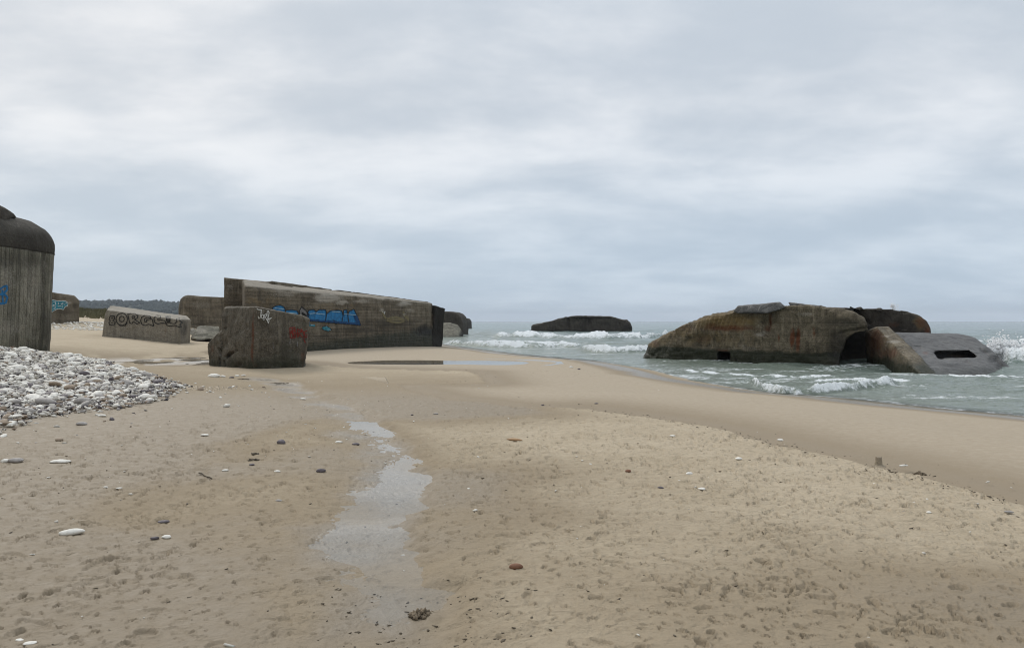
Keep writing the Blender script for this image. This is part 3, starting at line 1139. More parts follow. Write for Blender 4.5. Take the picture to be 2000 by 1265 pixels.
strokes('graffiti', tr_, [c1([(-80, 712), (-30, 705), (0, 730), (25, 712), (52, 702), (55, 735), (30, 762), (0, 770)]), c1([(0, 770), (40, 772), (58, 795), (45, 835), (10, 842), (-40, 838)]),
                          c1([(18, 735), (22, 840)]), c1([(-70, 720), (-60, 835)])], 4.0, m_pblue, wall)

# ------------------------------------------------------------------ 2 far bunker with turquoise writing
B = empty('half_buried_bunker', P(105, 628, 70))
tag(B, 'far half buried bunker with turquoise and white lettering beside dunes', 'bunker')
D = 70
front = [P(154, 640, D), P(155, 587, D), P(146, 576.5, D), P(100, 569.5, D - 2), P(20, 560, D - 5), P(20, 640, D - 5)]
me = fuse('wall', [slab(front, (-5.2, 8.0, -0.2), 0.25, [1, 2])], 0.12)
co = weather(me, 0.05, 0.03, 0.012, 0.05, 71, 1.3)
set_attrs(me, {'bc': bcoord(co, (1, 0, 0), (0, 0, 1)), 'pale': spots(co, [(137, 592, 5, 4, .6), (140, 605, 10, 5, .3), (130, 618, 14, 4, .3)], 5, 3), 'stain_shade': spots(co, [(125, 608, 20, 9, .45), (147, 596, 5, 8, .5)], 5, 3)})
wall = put('wall', me, m_brown, B)
tr_ = bvh_of([wall])
c1 = crop(0, 380, 3.953)
blob = c1([(380, 818), (410, 812), (440, 820), (470, 822), (505, 820), (524, 835), (522, 858), (500, 866), (490, 888), (465, 880), (432, 886), (402, 905), (380, 892)])
fill('graffiti_fill', tr_, [blob], m_pteal, wall, 0.9)
strokes('graffiti_outline', tr_, [blob + [blob[0]], c1([(405, 825), (430, 830), (430, 850), (405, 852), (403, 830)]), c1([(450, 832), (452, 850)]), c1([(470, 830), (472, 852), (485, 832), (486, 850)]),
                                  c1([(498, 830), (515, 838), (500, 852), (498, 830)]), c1([(395, 862), (430, 862), (425, 875), (405, 890)]), c1([(445, 862), (480, 858), (478, 880)])], 1.3, m_pwhite, wall)

# ------------------------------------------------------------------ 3 bunker behind, rounded corner
B = empty('round_shouldered_bunker', P(400, 636, 76))
tag(B, 'plain brown bunker with rounded shoulder behind the black lettered block', 'bunker')
D = 76
front = [P(349, 664, D), P(350, 597, D), P(353, 584, D), P(359, 578, D), P(367, 575.6, D), P(437, 580, D), P(545, 588, D + 1), P(545, 664, D + 1)]
me = fuse('wall', [slab(front, (-3.2, 7, 0), 0.5, [1, 2, 3, 4, 5])], 0.12)
co = weather(me, 0.05, 0.03, 0.012, 0.03, 81, 1.3)
set_attrs(me, {'bc': bcoord(co, (1, 0, -0.06), (0, 0, 1)), 'stain_shade': spots(co, [(352, 600, 4, 25, .4), (400, 632, 50, 4, .4)], 5, 3), 'pale': spots(co, [(390, 595, 40, 10, .35)], 5, 3)})
put('wall', me, m_brown, B)

# broken slab leaning by the lettered block
B = empty('broken_slab', P(390, 657, 55))
tag(B, 'broken grey slab leaning on sand right of the black lettered block', 'slab')
pts = [P(376, 661, 54.0), P(386, 637, 56.0), P(392, 635.5, 56.4), P(428, 637, 57.0), P(430, 662, 54.2), P(384, 664, 53.6), P(372, 660, 56.5), P(392, 640, 59), P(428, 641, 59), P(428, 666, 58), P(376, 666, 58)]
me = fuse('slab_body', [hull(pts)], 0.08)
co = weather(me, 0.03, 0.03, 0.02, 0.05, 86)
set_attrs(me, {'bc': co, 'pale': spots(co, [(392, 645, 16, 8, .5)], 5, 3)})
put('slab_body', me, m_grey, B)
me = fuse('fragment', [hull([P(370, 644, 56), P(378, 640, 56.5), P(384, 645, 56), P(378, 655, 55.5), P(368, 654, 55.5), P(375, 642, 58), P(380, 654, 58)])], 0.06)
co = weather(me, 0.04, 0.04, 0.02, 0.04, 88)
set_attrs(me, {'bc': co, 'pale': np.full(len(co), 0.5)})
put('fragment', me, m_grey, B)

# ------------------------------------------------------------------ 4 tilted block with black outlined letters
B = empty('concrete_block', P(270, 661, 48))
tag(B, 'low tilted grey concrete block with black outlined letters on its side', 'block')
pts = [P(197, 672, 48), P(352, 676, 46), P(371, 676, 48.8), P(209, 605, 48), P(205, 615, 47.9), P(350, 624, 46), P(373, 624, 48.8), P(214, 597.2, 51.5), P(222, 597, 52), P(366, 617, 51.5), P(215, 665, 52)]
me = fuse('block_body', [hull(pts)], 0.07)
co = weather(me, 0.025, 0.015, 0.008, 0.02, 91, carve=[(290, 612, 312, 616, 1.2, 0.06), (208, 600, 218, 600, 1.5, 0.05)])
no = get_no(me)
set_attrs(me, {'bc': bcoord(co, (1, 0, -0.12), (0.1, 0, 1)), 'pale': 0.55 * ss(0.55, 0.85, no[:, 2]), 'stain_shade': spots(co, [(358, 640, 10, 24, .6), (250, 660, 60, 5, .35), (345, 652, 6, 12, .3)], 5, 3), 'rust': spots(co, [(323, 645, 2, 12, .35), (321, 658, 3, 4, .3)], 5, 3)})  # darker on the end face and along the foot
blk = put('block_body', me, m_plain, B)
tr_ = bvh_of([blk])
c2 = crop(90, 540, 5.556)


def ell(cx, cy, rx, ry, n=18):
    return [(cx + rx * math.cos(6.2832 * k / n), cy + ry * math.sin(6.2832 * k / n)) for k in range(n + 1)]


L = [[(740, 425), (695, 428), (680, 465), (698, 478), (680, 498), (690, 525), (742, 520), (750, 492), (722, 478), (742, 458), (740, 425)], [(705, 450), (725, 450)], [(705, 500), (728, 498)],
     ell(820, 462, 62, 66), ell(820, 460, 28, 30), [(768, 500), (800, 532), (858, 532), (880, 498)],
     [(885, 402), (960, 398), (996, 425), (990, 450), (958, 466), (1018, 500), (985, 514), (945, 486), (932, 510), (905, 502), (885, 402)], [(930, 430), (956, 425), (962, 446), (935, 454), (930, 430)],
     [(1132, 430), (1080, 415), (1036, 440), (1025, 480), (1040, 520), (1080, 530), (1110, 515), (1136, 526), (1166, 538), (1160, 500), (1150, 460), (1090, 470), (1092, 492), (1070, 490), (1065, 460), (1092, 445), (1134, 452), (1132, 430)],
     [(1242, 425), (1200, 420), (1170, 450), (1175, 495), (1210, 516), (1262, 502), (1300, 510), (1290, 480), (1240, 470), (1215, 477), (1210, 455), (1242, 450), (1242, 425)],
     [(1298, 430), (1348, 430), (1342, 490), (1310, 490), (1298, 430)], [(1300, 440), (1345, 442)], [(1302, 452), (1345, 455)], [(1304, 465), (1344, 468)], [(1306, 478), (1343, 480)],
     [(1342, 500), (1310, 500), (1300, 520), (1330, 536), (1400, 530), (1440, 546), (1472, 546), (1450, 520), (1482, 500), (1440, 470), (1452, 450), (1410, 460), (1422, 490), (1390, 510), (1342, 505)]]
for grp in ((0, 1, 2), (3, 4, 5), (6, 7), (8,), (9,), (10, 11, 12, 13, 14), (15,)):
    strokes('painted_letter', tr_, [c2(L[k]) for k in grp], 1.5, m_pblack, blk)

# ------------------------------------------------------------------ 5 dark block with a white scrawl
B = empty('broken_block', P(495, 722, 25.3))
tag(B, 'dark rough concrete block with white scrawl and red paint, standing in wet sand', 'block')
pts = [P(502, 598.5, 25), P(491, 740, 25.2), P(605.5, 621, 26.6), P(591, 735, 26.3), P(590, 740, 27.5), P(437, 602, 26.6), P(433, 640, 26.6), P(440, 598.5, 27.4), P(470, 598, 26.2), P(424, 740, 26.4), P(600, 618, 28.5), P(500, 600, 29), P(450, 602, 29),
       P(430, 740, 29), P(590, 740, 29)]
pt2 = [P(434, 640, 26.7), P(414, 660, 26.8), P(406, 672, 27), P(406, 684, 27), P(411, 706, 27), P(412, 740, 27), P(430, 740, 26.5), P(434, 670, 26.5), P(440, 640, 28), P(415, 680, 28.6), P(430, 740, 28.6)]
me = fuse('block_body', [hull(pts), hull(pt2)], 0.04)
co = weather(me, 0.045, 0.045, 0.026, 0.06, 101, 0.8, carve=[(430, 665, 432, 690, 2.2, 0.16), (428, 700, 430, 735, 2.0, 0.22), (442, 697, 449, 690, 4.5, 0.25), (449, 690, 456, 688, 2.4, 0.15), (437, 705, 440, 716, 1.8, 0.18),
                                                         (426, 680, 431, 695, 2.2, 0.15), (460, 686, 464, 684, 1.6, 0.1), (437, 640, 441, 642, 1.5, 0.08)])
set_attrs(me, {'bc': co, 'pale': spots(co, [(475, 645, 18, 25, .28), (570, 668, 10, 8, .25), (485, 705, 14, 14, .3), (510, 605, 20, 8, .25)], 5, 4),
               'rust': spots(co, [(494, 650, 3, 40, .6), (493, 690, 3, 30, .6), (592, 700, 5, 20, .5), (415, 680, 6, 14, .35), (500, 712, 6, 8, .4), (585, 650, 18, 18, .2)], 6, 3),
               'algae': np.maximum(0.62 * ss(0.75, 0.05, co[:, 2]), spots(co, [(560, 690, 40, 28, .5), (450, 620, 20, 18, .2), (590, 630, 18, 14, .4)], 7, 5)), 'stain_shade': spots(co, [(447, 694, 6, 5, .9), (430, 715, 2.5, 18, .8), (596, 670, 8, 30, .4), (432, 676, 2, 14, .7)], 8, 2)})  # dark spots over the carved hole and crack paint in their shade
blk = put('block_body', me, m_block, B)
tr_ = bvh_of([blk])
c3 = crop(400, 520, 5.75)
L = [[(585, 478), (612, 490), (640, 490)], [(634, 492), (630, 540), (620, 580), (604, 586), (598, 558)], ell(648, 562, 13, 22, 12), [(640, 520), (642, 524)], [(655, 517), (657, 521)],
     [(664, 605), (668, 545), (690, 535), (696, 552), (676, 570), (688, 585), (700, 606)], [(698, 560), (700, 510), (712, 498), (722, 520), (716, 560), (704, 580)], [(712, 575), (704, 610), (714, 640), (722, 610), (718, 588), (752, 578)], [(704, 592), (740, 590)]]
strokes('white_scrawl', tr_, [c3(l) for l in L], 1.5, m_pwhite, blk)
L = [[(955, 690), (960, 800)], [(955, 690), (1010, 685), (1015, 720), (965, 745), (1020, 760), (1015, 800), (960, 805)], [(985, 690), (990, 800)], [(1040, 700), (1045, 800)], [(1045, 705), (1095, 730), (1050, 750), (1100, 800)],
     [(1080, 700), (1130, 770)], [(1150, 720), (1110, 740), (1120, 800), (1150, 790), (1145, 760)], [(1000, 715), (1060, 790)], [(1110, 810), (1130, 860)], [(970, 720), (1005, 790)]]
strokes('red_scrawl', tr_, [c3(l) for l in L], 1.9, m_pred, blk)
for l in ([(960, 810), (955, 870)], [(1040, 845), (1038, 900)], [(765, 850), (770, 920)], [(995, 595), (997, 612)]):
    strokes('pale_drip', tr_, [c3(l)], 1.2, m_pgrey, blk)
c4 = c3

# ------------------------------------------------------------------ 6 long tilted bunker with the blue mural
B = empty('long_bunker', P(700, 672, 48))
tag(B, 'long tilted brown bunker with blue graffiti mural, its far end in the surf', 'bunker')
A0, A1, A3 = P(478, 560, 36), P(846, 597, 54), P(472, 546, 40.8)
uu = (A1 - A0).normalized()
plan = [(A0.x, A0.y), (A1.x, A1.y), (A1.x - 2.6, A1.y + 2.6), (A3.x, A3.y)]
zt = [P(0, 557, 36).z, P(0, 593.5, 54).z + 0.10, P(0, 589.5, 56.6).z + 0.08, P(0, 544.5, 40.8).z]
bm = prism(plan, zt, -1.2, [('v', 0)], 0.95, 7, False)
bmesh.ops.recalc_face_normals(bm, faces=bm.faces)
bm.normal_update()
es = []
for e in bm.edges:
    if len(e.link_faces) == 2:
        a, b = sorted((f.normal for f in e.link_faces), key=lambda q: -q.z)
        if a.z > 0.7 and abs(b.z) < 0.3 and b.y < 0.35:
            es.append(e)
bmesh.ops.bevel(bm, geom=es, offset=0.72, segments=6, profile=0.5, affect='EDGES', clamp_overlap=True)
bmesh.ops.triangulate(bm, faces=bm.faces)
me = fuse('main_body', [bm], 0.085)
co = weather(me, 0.05, 0.025, 0.012, 0.03, 111, 1.2, carve=[(848, 600, 842, 640, 3, 0.10)])
no = get_no(me)
along = (co - np.array(A0)) @ np.array(uu)
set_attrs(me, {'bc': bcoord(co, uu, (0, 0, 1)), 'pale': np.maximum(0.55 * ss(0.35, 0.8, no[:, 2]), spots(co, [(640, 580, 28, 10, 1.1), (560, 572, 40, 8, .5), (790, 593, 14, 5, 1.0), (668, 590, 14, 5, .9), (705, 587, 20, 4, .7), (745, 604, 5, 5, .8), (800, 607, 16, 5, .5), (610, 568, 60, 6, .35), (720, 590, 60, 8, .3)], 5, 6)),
               'ochre': spots(co, [(520, 590, 50, 14, .35), (680, 600, 90, 12, .25)], 6, 6),
               'stain_shade': spots(co, [(760, 632, 70, 10, .55), (830, 645, 25, 16, .8), (700, 645, 90, 7, .5), (640, 655, 70, 5, .45), (850, 625, 8, 40, .7), (520, 600, 20, 16, .3)], 7, 5),
               'algae': np.maximum(0.75 * ss(0.9, 0.1, co[:, 2] - 0.05 * np.clip(along - 6, 0, 20)), 0)})
body = put('main_body', me, m_brown, B)
# flat end wall standing proud at the near end
front = [P(437, 541.5, 40.6), P(470, 544.5, 40.9), P(570, 557.5, 41.8), P(570, 690, 41.8), P(434, 690, 40.6)]
me = fuse('end_wall', [slab(front, (-0.3, 2.0, -0.05), 0.0)], 0.07)
co = weather(me, 0.03, 0.02, 0.01, 0.02, 121)
set_attrs(me, {'bc': bcoord(co, (1, 0, -0.14), (0, 0, 1)), 'pale': spots(co, [(450, 560, 8, 7, .45), (458, 556, 3, 7, .3)], 5, 3), 'stain_shade': spots(co, [(470, 592, 30, 8, .35), (475, 585, 3, 10, .4)], 7, 3)})
put('end_wall', me, m_brown, B)
# dark return wall at the seaward end
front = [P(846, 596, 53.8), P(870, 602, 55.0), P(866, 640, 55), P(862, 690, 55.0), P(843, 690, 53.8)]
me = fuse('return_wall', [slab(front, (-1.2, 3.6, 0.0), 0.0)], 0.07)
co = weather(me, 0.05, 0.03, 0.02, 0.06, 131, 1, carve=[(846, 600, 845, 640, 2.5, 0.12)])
set_attrs(me, {'bc': co, 'stain_shade': np.full(len(co), .75), 'rust': spots(co, [(846, 620, 3, 20, .4)], 6, 2), 'algae': 0.7 * ss(1.0, 0.0, co[:, 2])})
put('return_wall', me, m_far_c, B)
# roofing slabs, thin dark edges along the roof
for i, (xa, xb) in enumerate(((531, 649), (660, 838))):
    def tp(x):
        t = (x - 478) / (846 - 478)
        d = 36 + 18 * t * 0.75 / (1 - 0.25 * t) * 1.0
        return x, d + 3.2
    pa, da = tp(xa)
    pb, db = tp(xb)
    ya, yb = 548.5 + (xa - 531) * 0.134, 548.5 + (xb - 531) * 0.134
    p0, p1 = P(pa, ya, da), P(pb, yb, db)
    fr_ = [p0, p1, p1 - Vector((0, 0, 0.42)), p0 - Vector((0, 0, 0.42))]
    me = fuse('roof_slab', [slab(fr_, (-0.9, 0.9, 0.0))], 0.07)
    co = weather(me, 0.03, 0.02, 0.01, 0.04, 141 + i)
    set_attrs(me, {'bc': co, 'stain_shade': np.full(len(co), .3)})
    put('roof_slab', me, m_brown, B)
tr_ = bvh_of([body])
c4 = crop(440, 520, 4)
p0 = c4([(365, 325), (395, 308), (430, 302), (455, 312), (470, 335), (470, 360), (430, 352), (375, 340)])
p1 = c4([(470, 350), (480, 342), (520, 338), (560, 345), (574, 365), (568, 398), (520, 394), (480, 372)])
pm = c4([(652, 342), (690, 337), (712, 352), (735, 338), (785, 338), (792, 372), (822, 346), (880, 340), (910, 346), (922, 384), (925, 342), (950, 338), (958, 385), (968, 350), (1006, 334), (1026, 375), (1060, 460), (965, 452), (880, 445), (770, 436), (640, 425), (640, 380)])
p2 = c4([(560, 390), (660, 405), (660, 445), (560, 430)])
eye = c4([(598, 315), (630, 345), (656, 380), (645, 406), (584, 400), (578, 350)])
pup = c4([(600, 358), (626, 370), (640, 388), (618, 398), (598, 395)])
low = c4([(655, 452), (700, 455), (700, 470), (655, 466)])
sm = c4([(762, 472), (790, 465), (812, 478), (832, 494), (805, 506), (768, 496), (755, 485)])
fill('mural_fill', tr_, [p0, p1, pm, p2], m_pblue, body)
fill('mural_eye', tr_, [eye], m_pgrey, body)
tr2 = bvh_of([body] + list(body.children))
shade = c4([(660, 412), (770, 420), (880, 428), (1040, 440), (1060, 460), (880, 445), (665, 427)])
fill('mural_shadow', tr2, [shade, c4([(1000, 380), (1030, 385), (1055, 440), (1020, 436)])], m_pnavy, body)
fill('mural_pupil', tr2, [pup], m_pblack, body)
fill('mural_fragment', tr2, [low], m_pteal, body)
fill('mural_fragment', tr2, [sm], m_pteal, body)
strokes('mural_outline', tr2, [p0 + [p0[0]], p1 + [p1[0]], pm + [pm[0]], eye + [eye[0]], sm + [sm[0]], c4([(792, 372), (784, 425)]), c4([(922, 384), (912, 430)]), c4([(958, 385), (965, 440)]), c4([(712, 352), (700, 372)]), c4([(840, 420), (890, 440), (860, 450)])], 1.5, m_pblack, body)
for l in ([c4([(385, 325), (460, 335)]), c4([(495, 362), (560, 368)]), c4([(660, 370), (700, 366), (780, 376)]), c4([(832, 352), (900, 358)]), c4([(930, 372), (1022, 380)]), c4([(668, 456), (698, 460)]), c4([(775, 470), (795, 468)]), c4([(800, 492), (825, 496)])]):
    strokes('mural_highlight', tr2, [l], 1.3, m_plight, body)
strokes('painted_face', tr_, [c4([(1225, 350), (1240, 385), (1255, 408)]), c4([(1262, 410), (1300, 400), (1340, 395), (1400, 420)]), c4([(1262, 420), (1300, 435), (1360, 440), (1400, 428)]), c4([(1390, 350), (1400, 385), (1430, 420), (1425, 385)]), c4([(1285, 415), (1380, 418)])], 3.2, m_polive, body)
for l in ([(1228, 352), (1242, 372), (1248, 350)], [(1388, 372), (1398, 384), (1404, 368)]):
    strokes('painted_eye', tr_, [c4(l)], 1.4, m_pwhite, body)

# ------------------------------------------------------------------ 7 bunkers in the surf behind its seaward end
B = empty('domed_bunker', P(884, 652, 108))
tag(B, 'small dark domed bunker in the surf just right of the long bunker', 'bunker')
front = [P(845, 660, 108), P(845, 612, 108), P(860, 608, 108), P(884, 609, 108), P(893, 612.5, 108), P(899, 619, 108), P(903, 630, 108), P(904, 660, 108)]
me = fuse('wall', [slab(front, (0.6, 5, 0), 0.4, [1, 2, 3, 4, 5])], 0.13)
co = weather(me, 0.08, 0.05, 0.03, 0.05, 151, 1.4)
set_attrs(me, {'bc': bcoord(co, (1, 0, 0), (0, 0, 1))})
put('wall', me, m_far_c, B)
B = empty('sloping_slab', P(885, 658, 95))
tag(B, 'light grey sloping slab with a dark slot below the small domed bunker', 'slab')
bm = hull([P(850, 631, 97), P(880, 630, 97), P(893, 634, 97), P(900, 642, 96.5), P(905, 651, 96), P(903, 668, 95.5), P(850, 668, 93), P(895, 668, 93.2), P(850, 631, 101), P(895, 636, 101), P(904, 660, 101)])
cut = hull([P(850, 640.2, 90), P(886, 640.2, 90), P(886, 643, 90), P(850, 643, 90), P(850, 640.2, 100), P(886, 640.2, 100), P(886, 643, 100), P(850, 643, 100)])
me = fuse('slab_body', [bm], 0.10, [cut])
co = weather(me, 0.04, 0.03, 0.015, 0.03, 156)
set_attrs(me, {'bc': co, 'pale': np.full(len(co), .35), 'stain_shade': spots(co, [(902, 652, 5, 8, .8)], 5, 1), 'algae': 0.5 * ss(0.1, -0.3, co[:, 2])})
put('slab_body', me, m_grey, B)
B = empty('end_bunker', P(903, 641, 200))
tag(B, 'tiny far bunker end standing in the sea, right of the domed bunker', 'bunker')
front = [P(885, 648, 200), P(885, 622, 200), P(895, 620, 200), P(908, 621.5, 200), P(911.5, 627, 200), P(913, 648, 200)]
me = fuse('wall', [slab(front, (1, 6, 0), 0.3, [1, 2, 3])], 0.18)
co = weather(me, 0.08, 0.05, 0.03, 0.05, 161, 1.4)
set_attrs(me, {'bc': bcoord(co, (1, 0, 0), (0, 0, 1))})
put('wall', me, m_far_c, B)

# ------------------------------------------------------------------ 8 bunker far out in the sea
B = empty('sea_bunker', P(1136, 648, 141))
tag(B, 'dark ship shaped bunker wreck surrounded by sea in the middle distance', 'bunker')
D = 141
front = [P(1036, 660, D), P(1037, 637, D), P(1040, 634.5, D), P(1060, 631, D), P(1076, 626.5, D), P(1090, 621.5, D), P(1107, 620, D), P(1112, 618, D), P(1128, 617, D), P(1150, 618, D), P(1178, 618.5, D), P(1194, 618.8, D), P(1200, 621.5, D), P(1214, 624.5, D), P(1224, 625.2, D),
         P(1231, 630.5, D), P(1235, 640, D), P(1236, 660, D)]
me = fuse('hull_body', [slab(front, (0.8, 6, 0), 0.5, list(range(1, 16)))], 0.14)
co = weather(me, 0.22, 0.14, 0.05, 0.12, 171, 1.5, carve=[(1110, 622, 1112, 640, 3, 0.4), (1150, 620, 1152, 630, 3, 0.35)])
set_attrs(me, {'bc': co, 'stain_shade': spots(co, [(1145, 628, 10, 8, .4), (1225, 640, 14, 9, .6), (1140, 646, 110, 3.5, .7)], 5, 3), 'pale': spots(co, [(1100, 626, 8, 3, .3), (1160, 628, 30, 6, .2)], 5, 3), 'algae': 0.5 * ss(0.3, -0.3, co[:, 2])})
put('hull_body', me, m_far_c, B)
me = fuse('roof_slab', [slab([P(1112, 618.6, D - .3), P(1128, 616.8, D - .3), P(1192, 618.0, D - .3), P(1197, 620.6, D - .3), P(1120, 620.6, D - .3)], (0.6, 5, 0.1))], 0.12)
co = weather(me, 0.08, 0.06, 0.03, 0.06, 176)
set_attrs(me, {'bc': co})
put('roof_slab', me, m_far_c, B)

# ------------------------------------------------------------------ 9 big sunken bunker on the right
B = empty('sunken_bunker', P(1540, 714, 34))
tag(B, 'large rusty brown sunken bunker with sloping slab, lying in shallow sea', 'bunker')


def dd(px):
    return float(np.interp(px, [1255, 1420, 1600, 1690], [41.5, 36.8, 33.2, 32.4]))


def Q(px, py, add=0):
    return P(px, py, dd(px) + add)


front = [Q(1252, 735), Q(1254, 694), Q(1263, 671), Q(1300, 651), Q(1340, 631), Q(1378, 615.5), Q(1432, 608), Q(1470, 604), Q(1520, 597), Q(1562, 597), Q(1600, 600), Q(1645, 604), Q(1672, 611), Q(1690, 622), Q(1697, 645), Q(1672, 650), Q(1652, 662), Q(1644, 688), Q(1638, 740)]
bm1 = slab(front, (1.9, 5.0, 0.0), 0.75, list(range(1, 13)), 6)
cut = hull([P(a, b, c) for a, b in ((1403.5, 687.5), (1425.5, 687.5), (1425.5, 722), (1403.5, 722)) for c in (34.5, 39.8)])


def groove(co, px, py):
    # bare reinforcement ribs where the cover has spalled off
    m = np.exp(-(((px - 1405) / 62) ** 2 + ((py - 628 + 0.10 * (px - 1405)) / 17) ** 2) ** 2)
    lean_ = px + 0.35 * (py - 628)
    g = 0.055 * np.abs(np.sin(lean_ * math.pi / 8.0)) - 0.06
    horiz = 0.02 * (np.abs((py - 612 + 0.1 * (px - 1405)) % 7 - 3.5) < 0.8)
    big = -0.16 * np.exp(-(((px - 1500) / 26) ** 2 + ((py - 640) / 14) ** 2) ** 2)
    sp2 = -0.12 * np.exp(-(((px - 1370) / 34) ** 2 + ((py - 668) / 14) ** 2) ** 3)
    return m * (g + horiz) + big + sp2


me = fuse('main_body', [bm1], 0.055, [cut])
co = weather(me, 0.14, 0.09, 0.040, 0.10, 181, 1.0, carve=[(1505, 612, 1497, 650, 2.2, 0.10), (1477, 650, 1500, 658, 2.5, 0.10), (1436, 700, 1439, 706, 3, 0.12), (1640, 650, 1690, 640, 3, 0.1)], grooves=groove)
px, py = project(co)
set_attrs(me, {'bc': bcoord(co, (0.57, -0.82, 0.05), (0, 0, 1)),
               'ochre': spots(co, [(1420, 628, 70, 18, .75), (1380, 660, 90, 24, .35), (1330, 650, 60, 16, .4), (1270, 680, 16, 14, .4), (1450, 660, 40, 30, .3), (1300, 664, 40, 10, .35)], 5, 6),
               'rust': spots(co, [(1425, 641, 60, 7, .6), (1390, 636, 16, 6, .5), (1548, 662, 5, 22, .85), (1560, 664, 5, 26, .85), (1588, 648, 4, 14, .5), (1505, 625, 4, 16, .6), (1500, 640, 8, 8, .5), (1523, 661, 3, 8, .6), (1413, 686, 16, 4, .7),
                                 (1375, 662, 26, 12, .30), (1440, 700, 20, 8, .4), (1490, 698, 6, 10, .5), (1340, 640, 30, 10, .3), (1280, 672, 14, 10, .35)], 6, 4),
               'pale': spots(co, [(1485, 652, 14, 6, .6), (1575, 612, 24, 5, .45), (1455, 682, 40, 12, .35), (1530, 620, 30, 10, .25), (1390, 672, 14, 10, .35), (1600, 640, 10, 30, .2), (1480, 630, 10, 14, .35)], 7, 5),
               'algae': np.maximum(1.0 * ss(0.32, 0.0, co[:, 2] + 0.18 * fb3(co / 1.5, 3, 5)), spots(co, [(1310, 690, 60, 12, .45), (1660, 640, 30, 16, .4), (1320, 672, 30, 12, .3), (1450, 655, 40, 14, .25)], 8, 8)),
               'stain_shade': spots(co, [(1413, 700, 14, 12, .8), (1650, 630, 40, 12, .55), (1640, 680, 26, 40, .75), (1690, 640, 30, 20, .5), (1600, 690, 30, 30, .3)], 9, 5)})  # dark patches paint in the shade of the opening and the hollow
put('main_body', me, m_sea_c, B)
# roof slabs
me = fuse('roof_slab', [slab([Q(1432, 607.5, -.35), Q(1441, 597, -.35), Q(1524, 590, -.2), Q(1536, 601, -.2), Q(1500, 611.5, -.4), Q(1440, 612, -.4)], (1.4, 4.0, 0.05))], 0.055)
co = weather(me, 0.05, 0.04, 0.02, 0.05, 191)
set_attrs(me, {'bc': co, 'stain_shade': spots(co, [(1470, 611, 40, 3.0, .8)], 4, 2)})  # dark strip paints the shadow under the slab
put('roof_slab', me, m_slope, B)
me = fuse('roof_slab', [slab([Q(1540, 590, .3), Q(1604, 597.5, .3), Q(1600, 603, .3), Q(1545, 600, .3)], (1.4, 3.6, 0.05))], 0.055)
co = weather(me, 0.05, 0.04, 0.02, 0.05, 193)
set_attrs(me, {'bc': co})
put('roof_slab', me, m_slope, B)
# rear wing with its rounded end
D = 36.9
front = [P(1560, 740, D + 1.5), P(1560, 600, D + 1.5), P(1662, 600.5, D), P(1745, 604.5, D), P(1776, 608, D), P(1797, 614, D), P(1812, 625, D), P(1821, 640, D), P(1823, 656, D), P(1823, 740, D)]
me = fuse('rear_wing', [slab(front, (1.6, 5.0, 0.0), 0.45, [2, 3, 4, 5, 6, 7])], 0.07)
co = weather(me, 0.06, 0.04, 0.02, 0.05, 201, 1.1, carve=[(1665, 604, 1680, 618, 3.5, 0.22), (1680, 618, 1700, 632, 3, 0.15)])
set_attrs(me, {'bc': bcoord(co, (1, 0, 0), (0, 0, 1)), 'stain_shade': spots(co, [(1670, 608, 20, 8, .8), (1660, 660, 60, 50, .8), (1760, 645, 40, 10, .5)], 4, 4), 'rust': spots(co, [(1800, 630, 14, 14, .5), (1812, 645, 9, 14, .55), (1745, 635, 16, 8, .35)], 5, 4),  # wide dark patch paints the shade deep in the hollow
               'ochre': spots(co, [(1800, 630, 22, 22, .4)], 5, 4), 'pale': spots(co, [(1770, 612, 26, 3, .4), (1765, 643, 10, 2, .6)], 6, 3)})
put('rear_wing', me, m_far_c, B)  # concrete coloured darker here to deepen the shade of the hollow
for xa, ya, w_ in ((1678, 601.5, 7), (1718, 604, 6)):
    me = fuse('roof_stub', [hull([P(xa - w_, ya + 2, D - .1), P(xa - w_ * .8, ya - 1.5, D), P(xa + w_ * .5, ya - 2, D), P(xa + w_, ya + 2, D), P(xa, ya + 4, D - .2), P(xa - w_ * .7, ya - 1, D + 1), P(xa + w_, ya + 3, D + 1)])], 0.04)
    co = weather(me, 0.04, 0.03, 0.02, 0.03, 206)
    set_attrs(me, {'bc': co})
    put('roof_stub', me, m_far_c, B)
# wing wall: rusty side, pale sloping edge
pts = [P(1689, 651, 34.6), P(1691, 646, 34.4), P(1713, 637.5, 33.4), P(1735, 638, 33.9), P(1762, 662, 32.6), P(1832, 733, 28.0), P(1806, 737, 27.9), P(1834, 745, 27.9), P(1806, 748, 27.9), P(1765, 734, 30.2), P(1697, 725, 34.2), P(1765, 745, 30.2), P(1700, 735, 34.2),
       P(1735, 642, 36), P(1700, 730, 37), P(1760, 730, 36), P(1700, 645, 37)]
me = fuse('wing_wall', [hull(pts)], 0.05)
co = weather(me, 0.07, 0.04, 0.022, 0.06, 211)
no = get_no(me)
up = ss(0.45, 0.75, no[:, 2])
set_attrs(me, {'bc': co, 'rust': (1 - up) * spots(co, [(1710, 665, 22, 30, .55), (1735, 690, 26, 16, .5), (1700, 690, 10, 26, .4), (1760, 715, 20, 10, .3)], 5, 5),
               'ochre': (1 - up) * spots(co, [(1715, 670, 40, 30, .3), (1760, 700, 30, 12, .3)], 5, 5), 'pale': np.maximum(spots(co, [(1745, 667, 18, 3.5, .7), (1730, 656, 12, 3, .6)], 6, 2), up * 0.3),
               'algae': np.maximum(0.8 * ss(0.30, -0.25, co[:, 2] + 0.2 * fb3(co / 0.8, 2, 4)), (1 - up) * spots(co, [(1770, 700, 30, 16, .5), (1735, 680, 12, 14, .35)], 8, 5))})
put('wing_wall', me, m_sea_c, B)
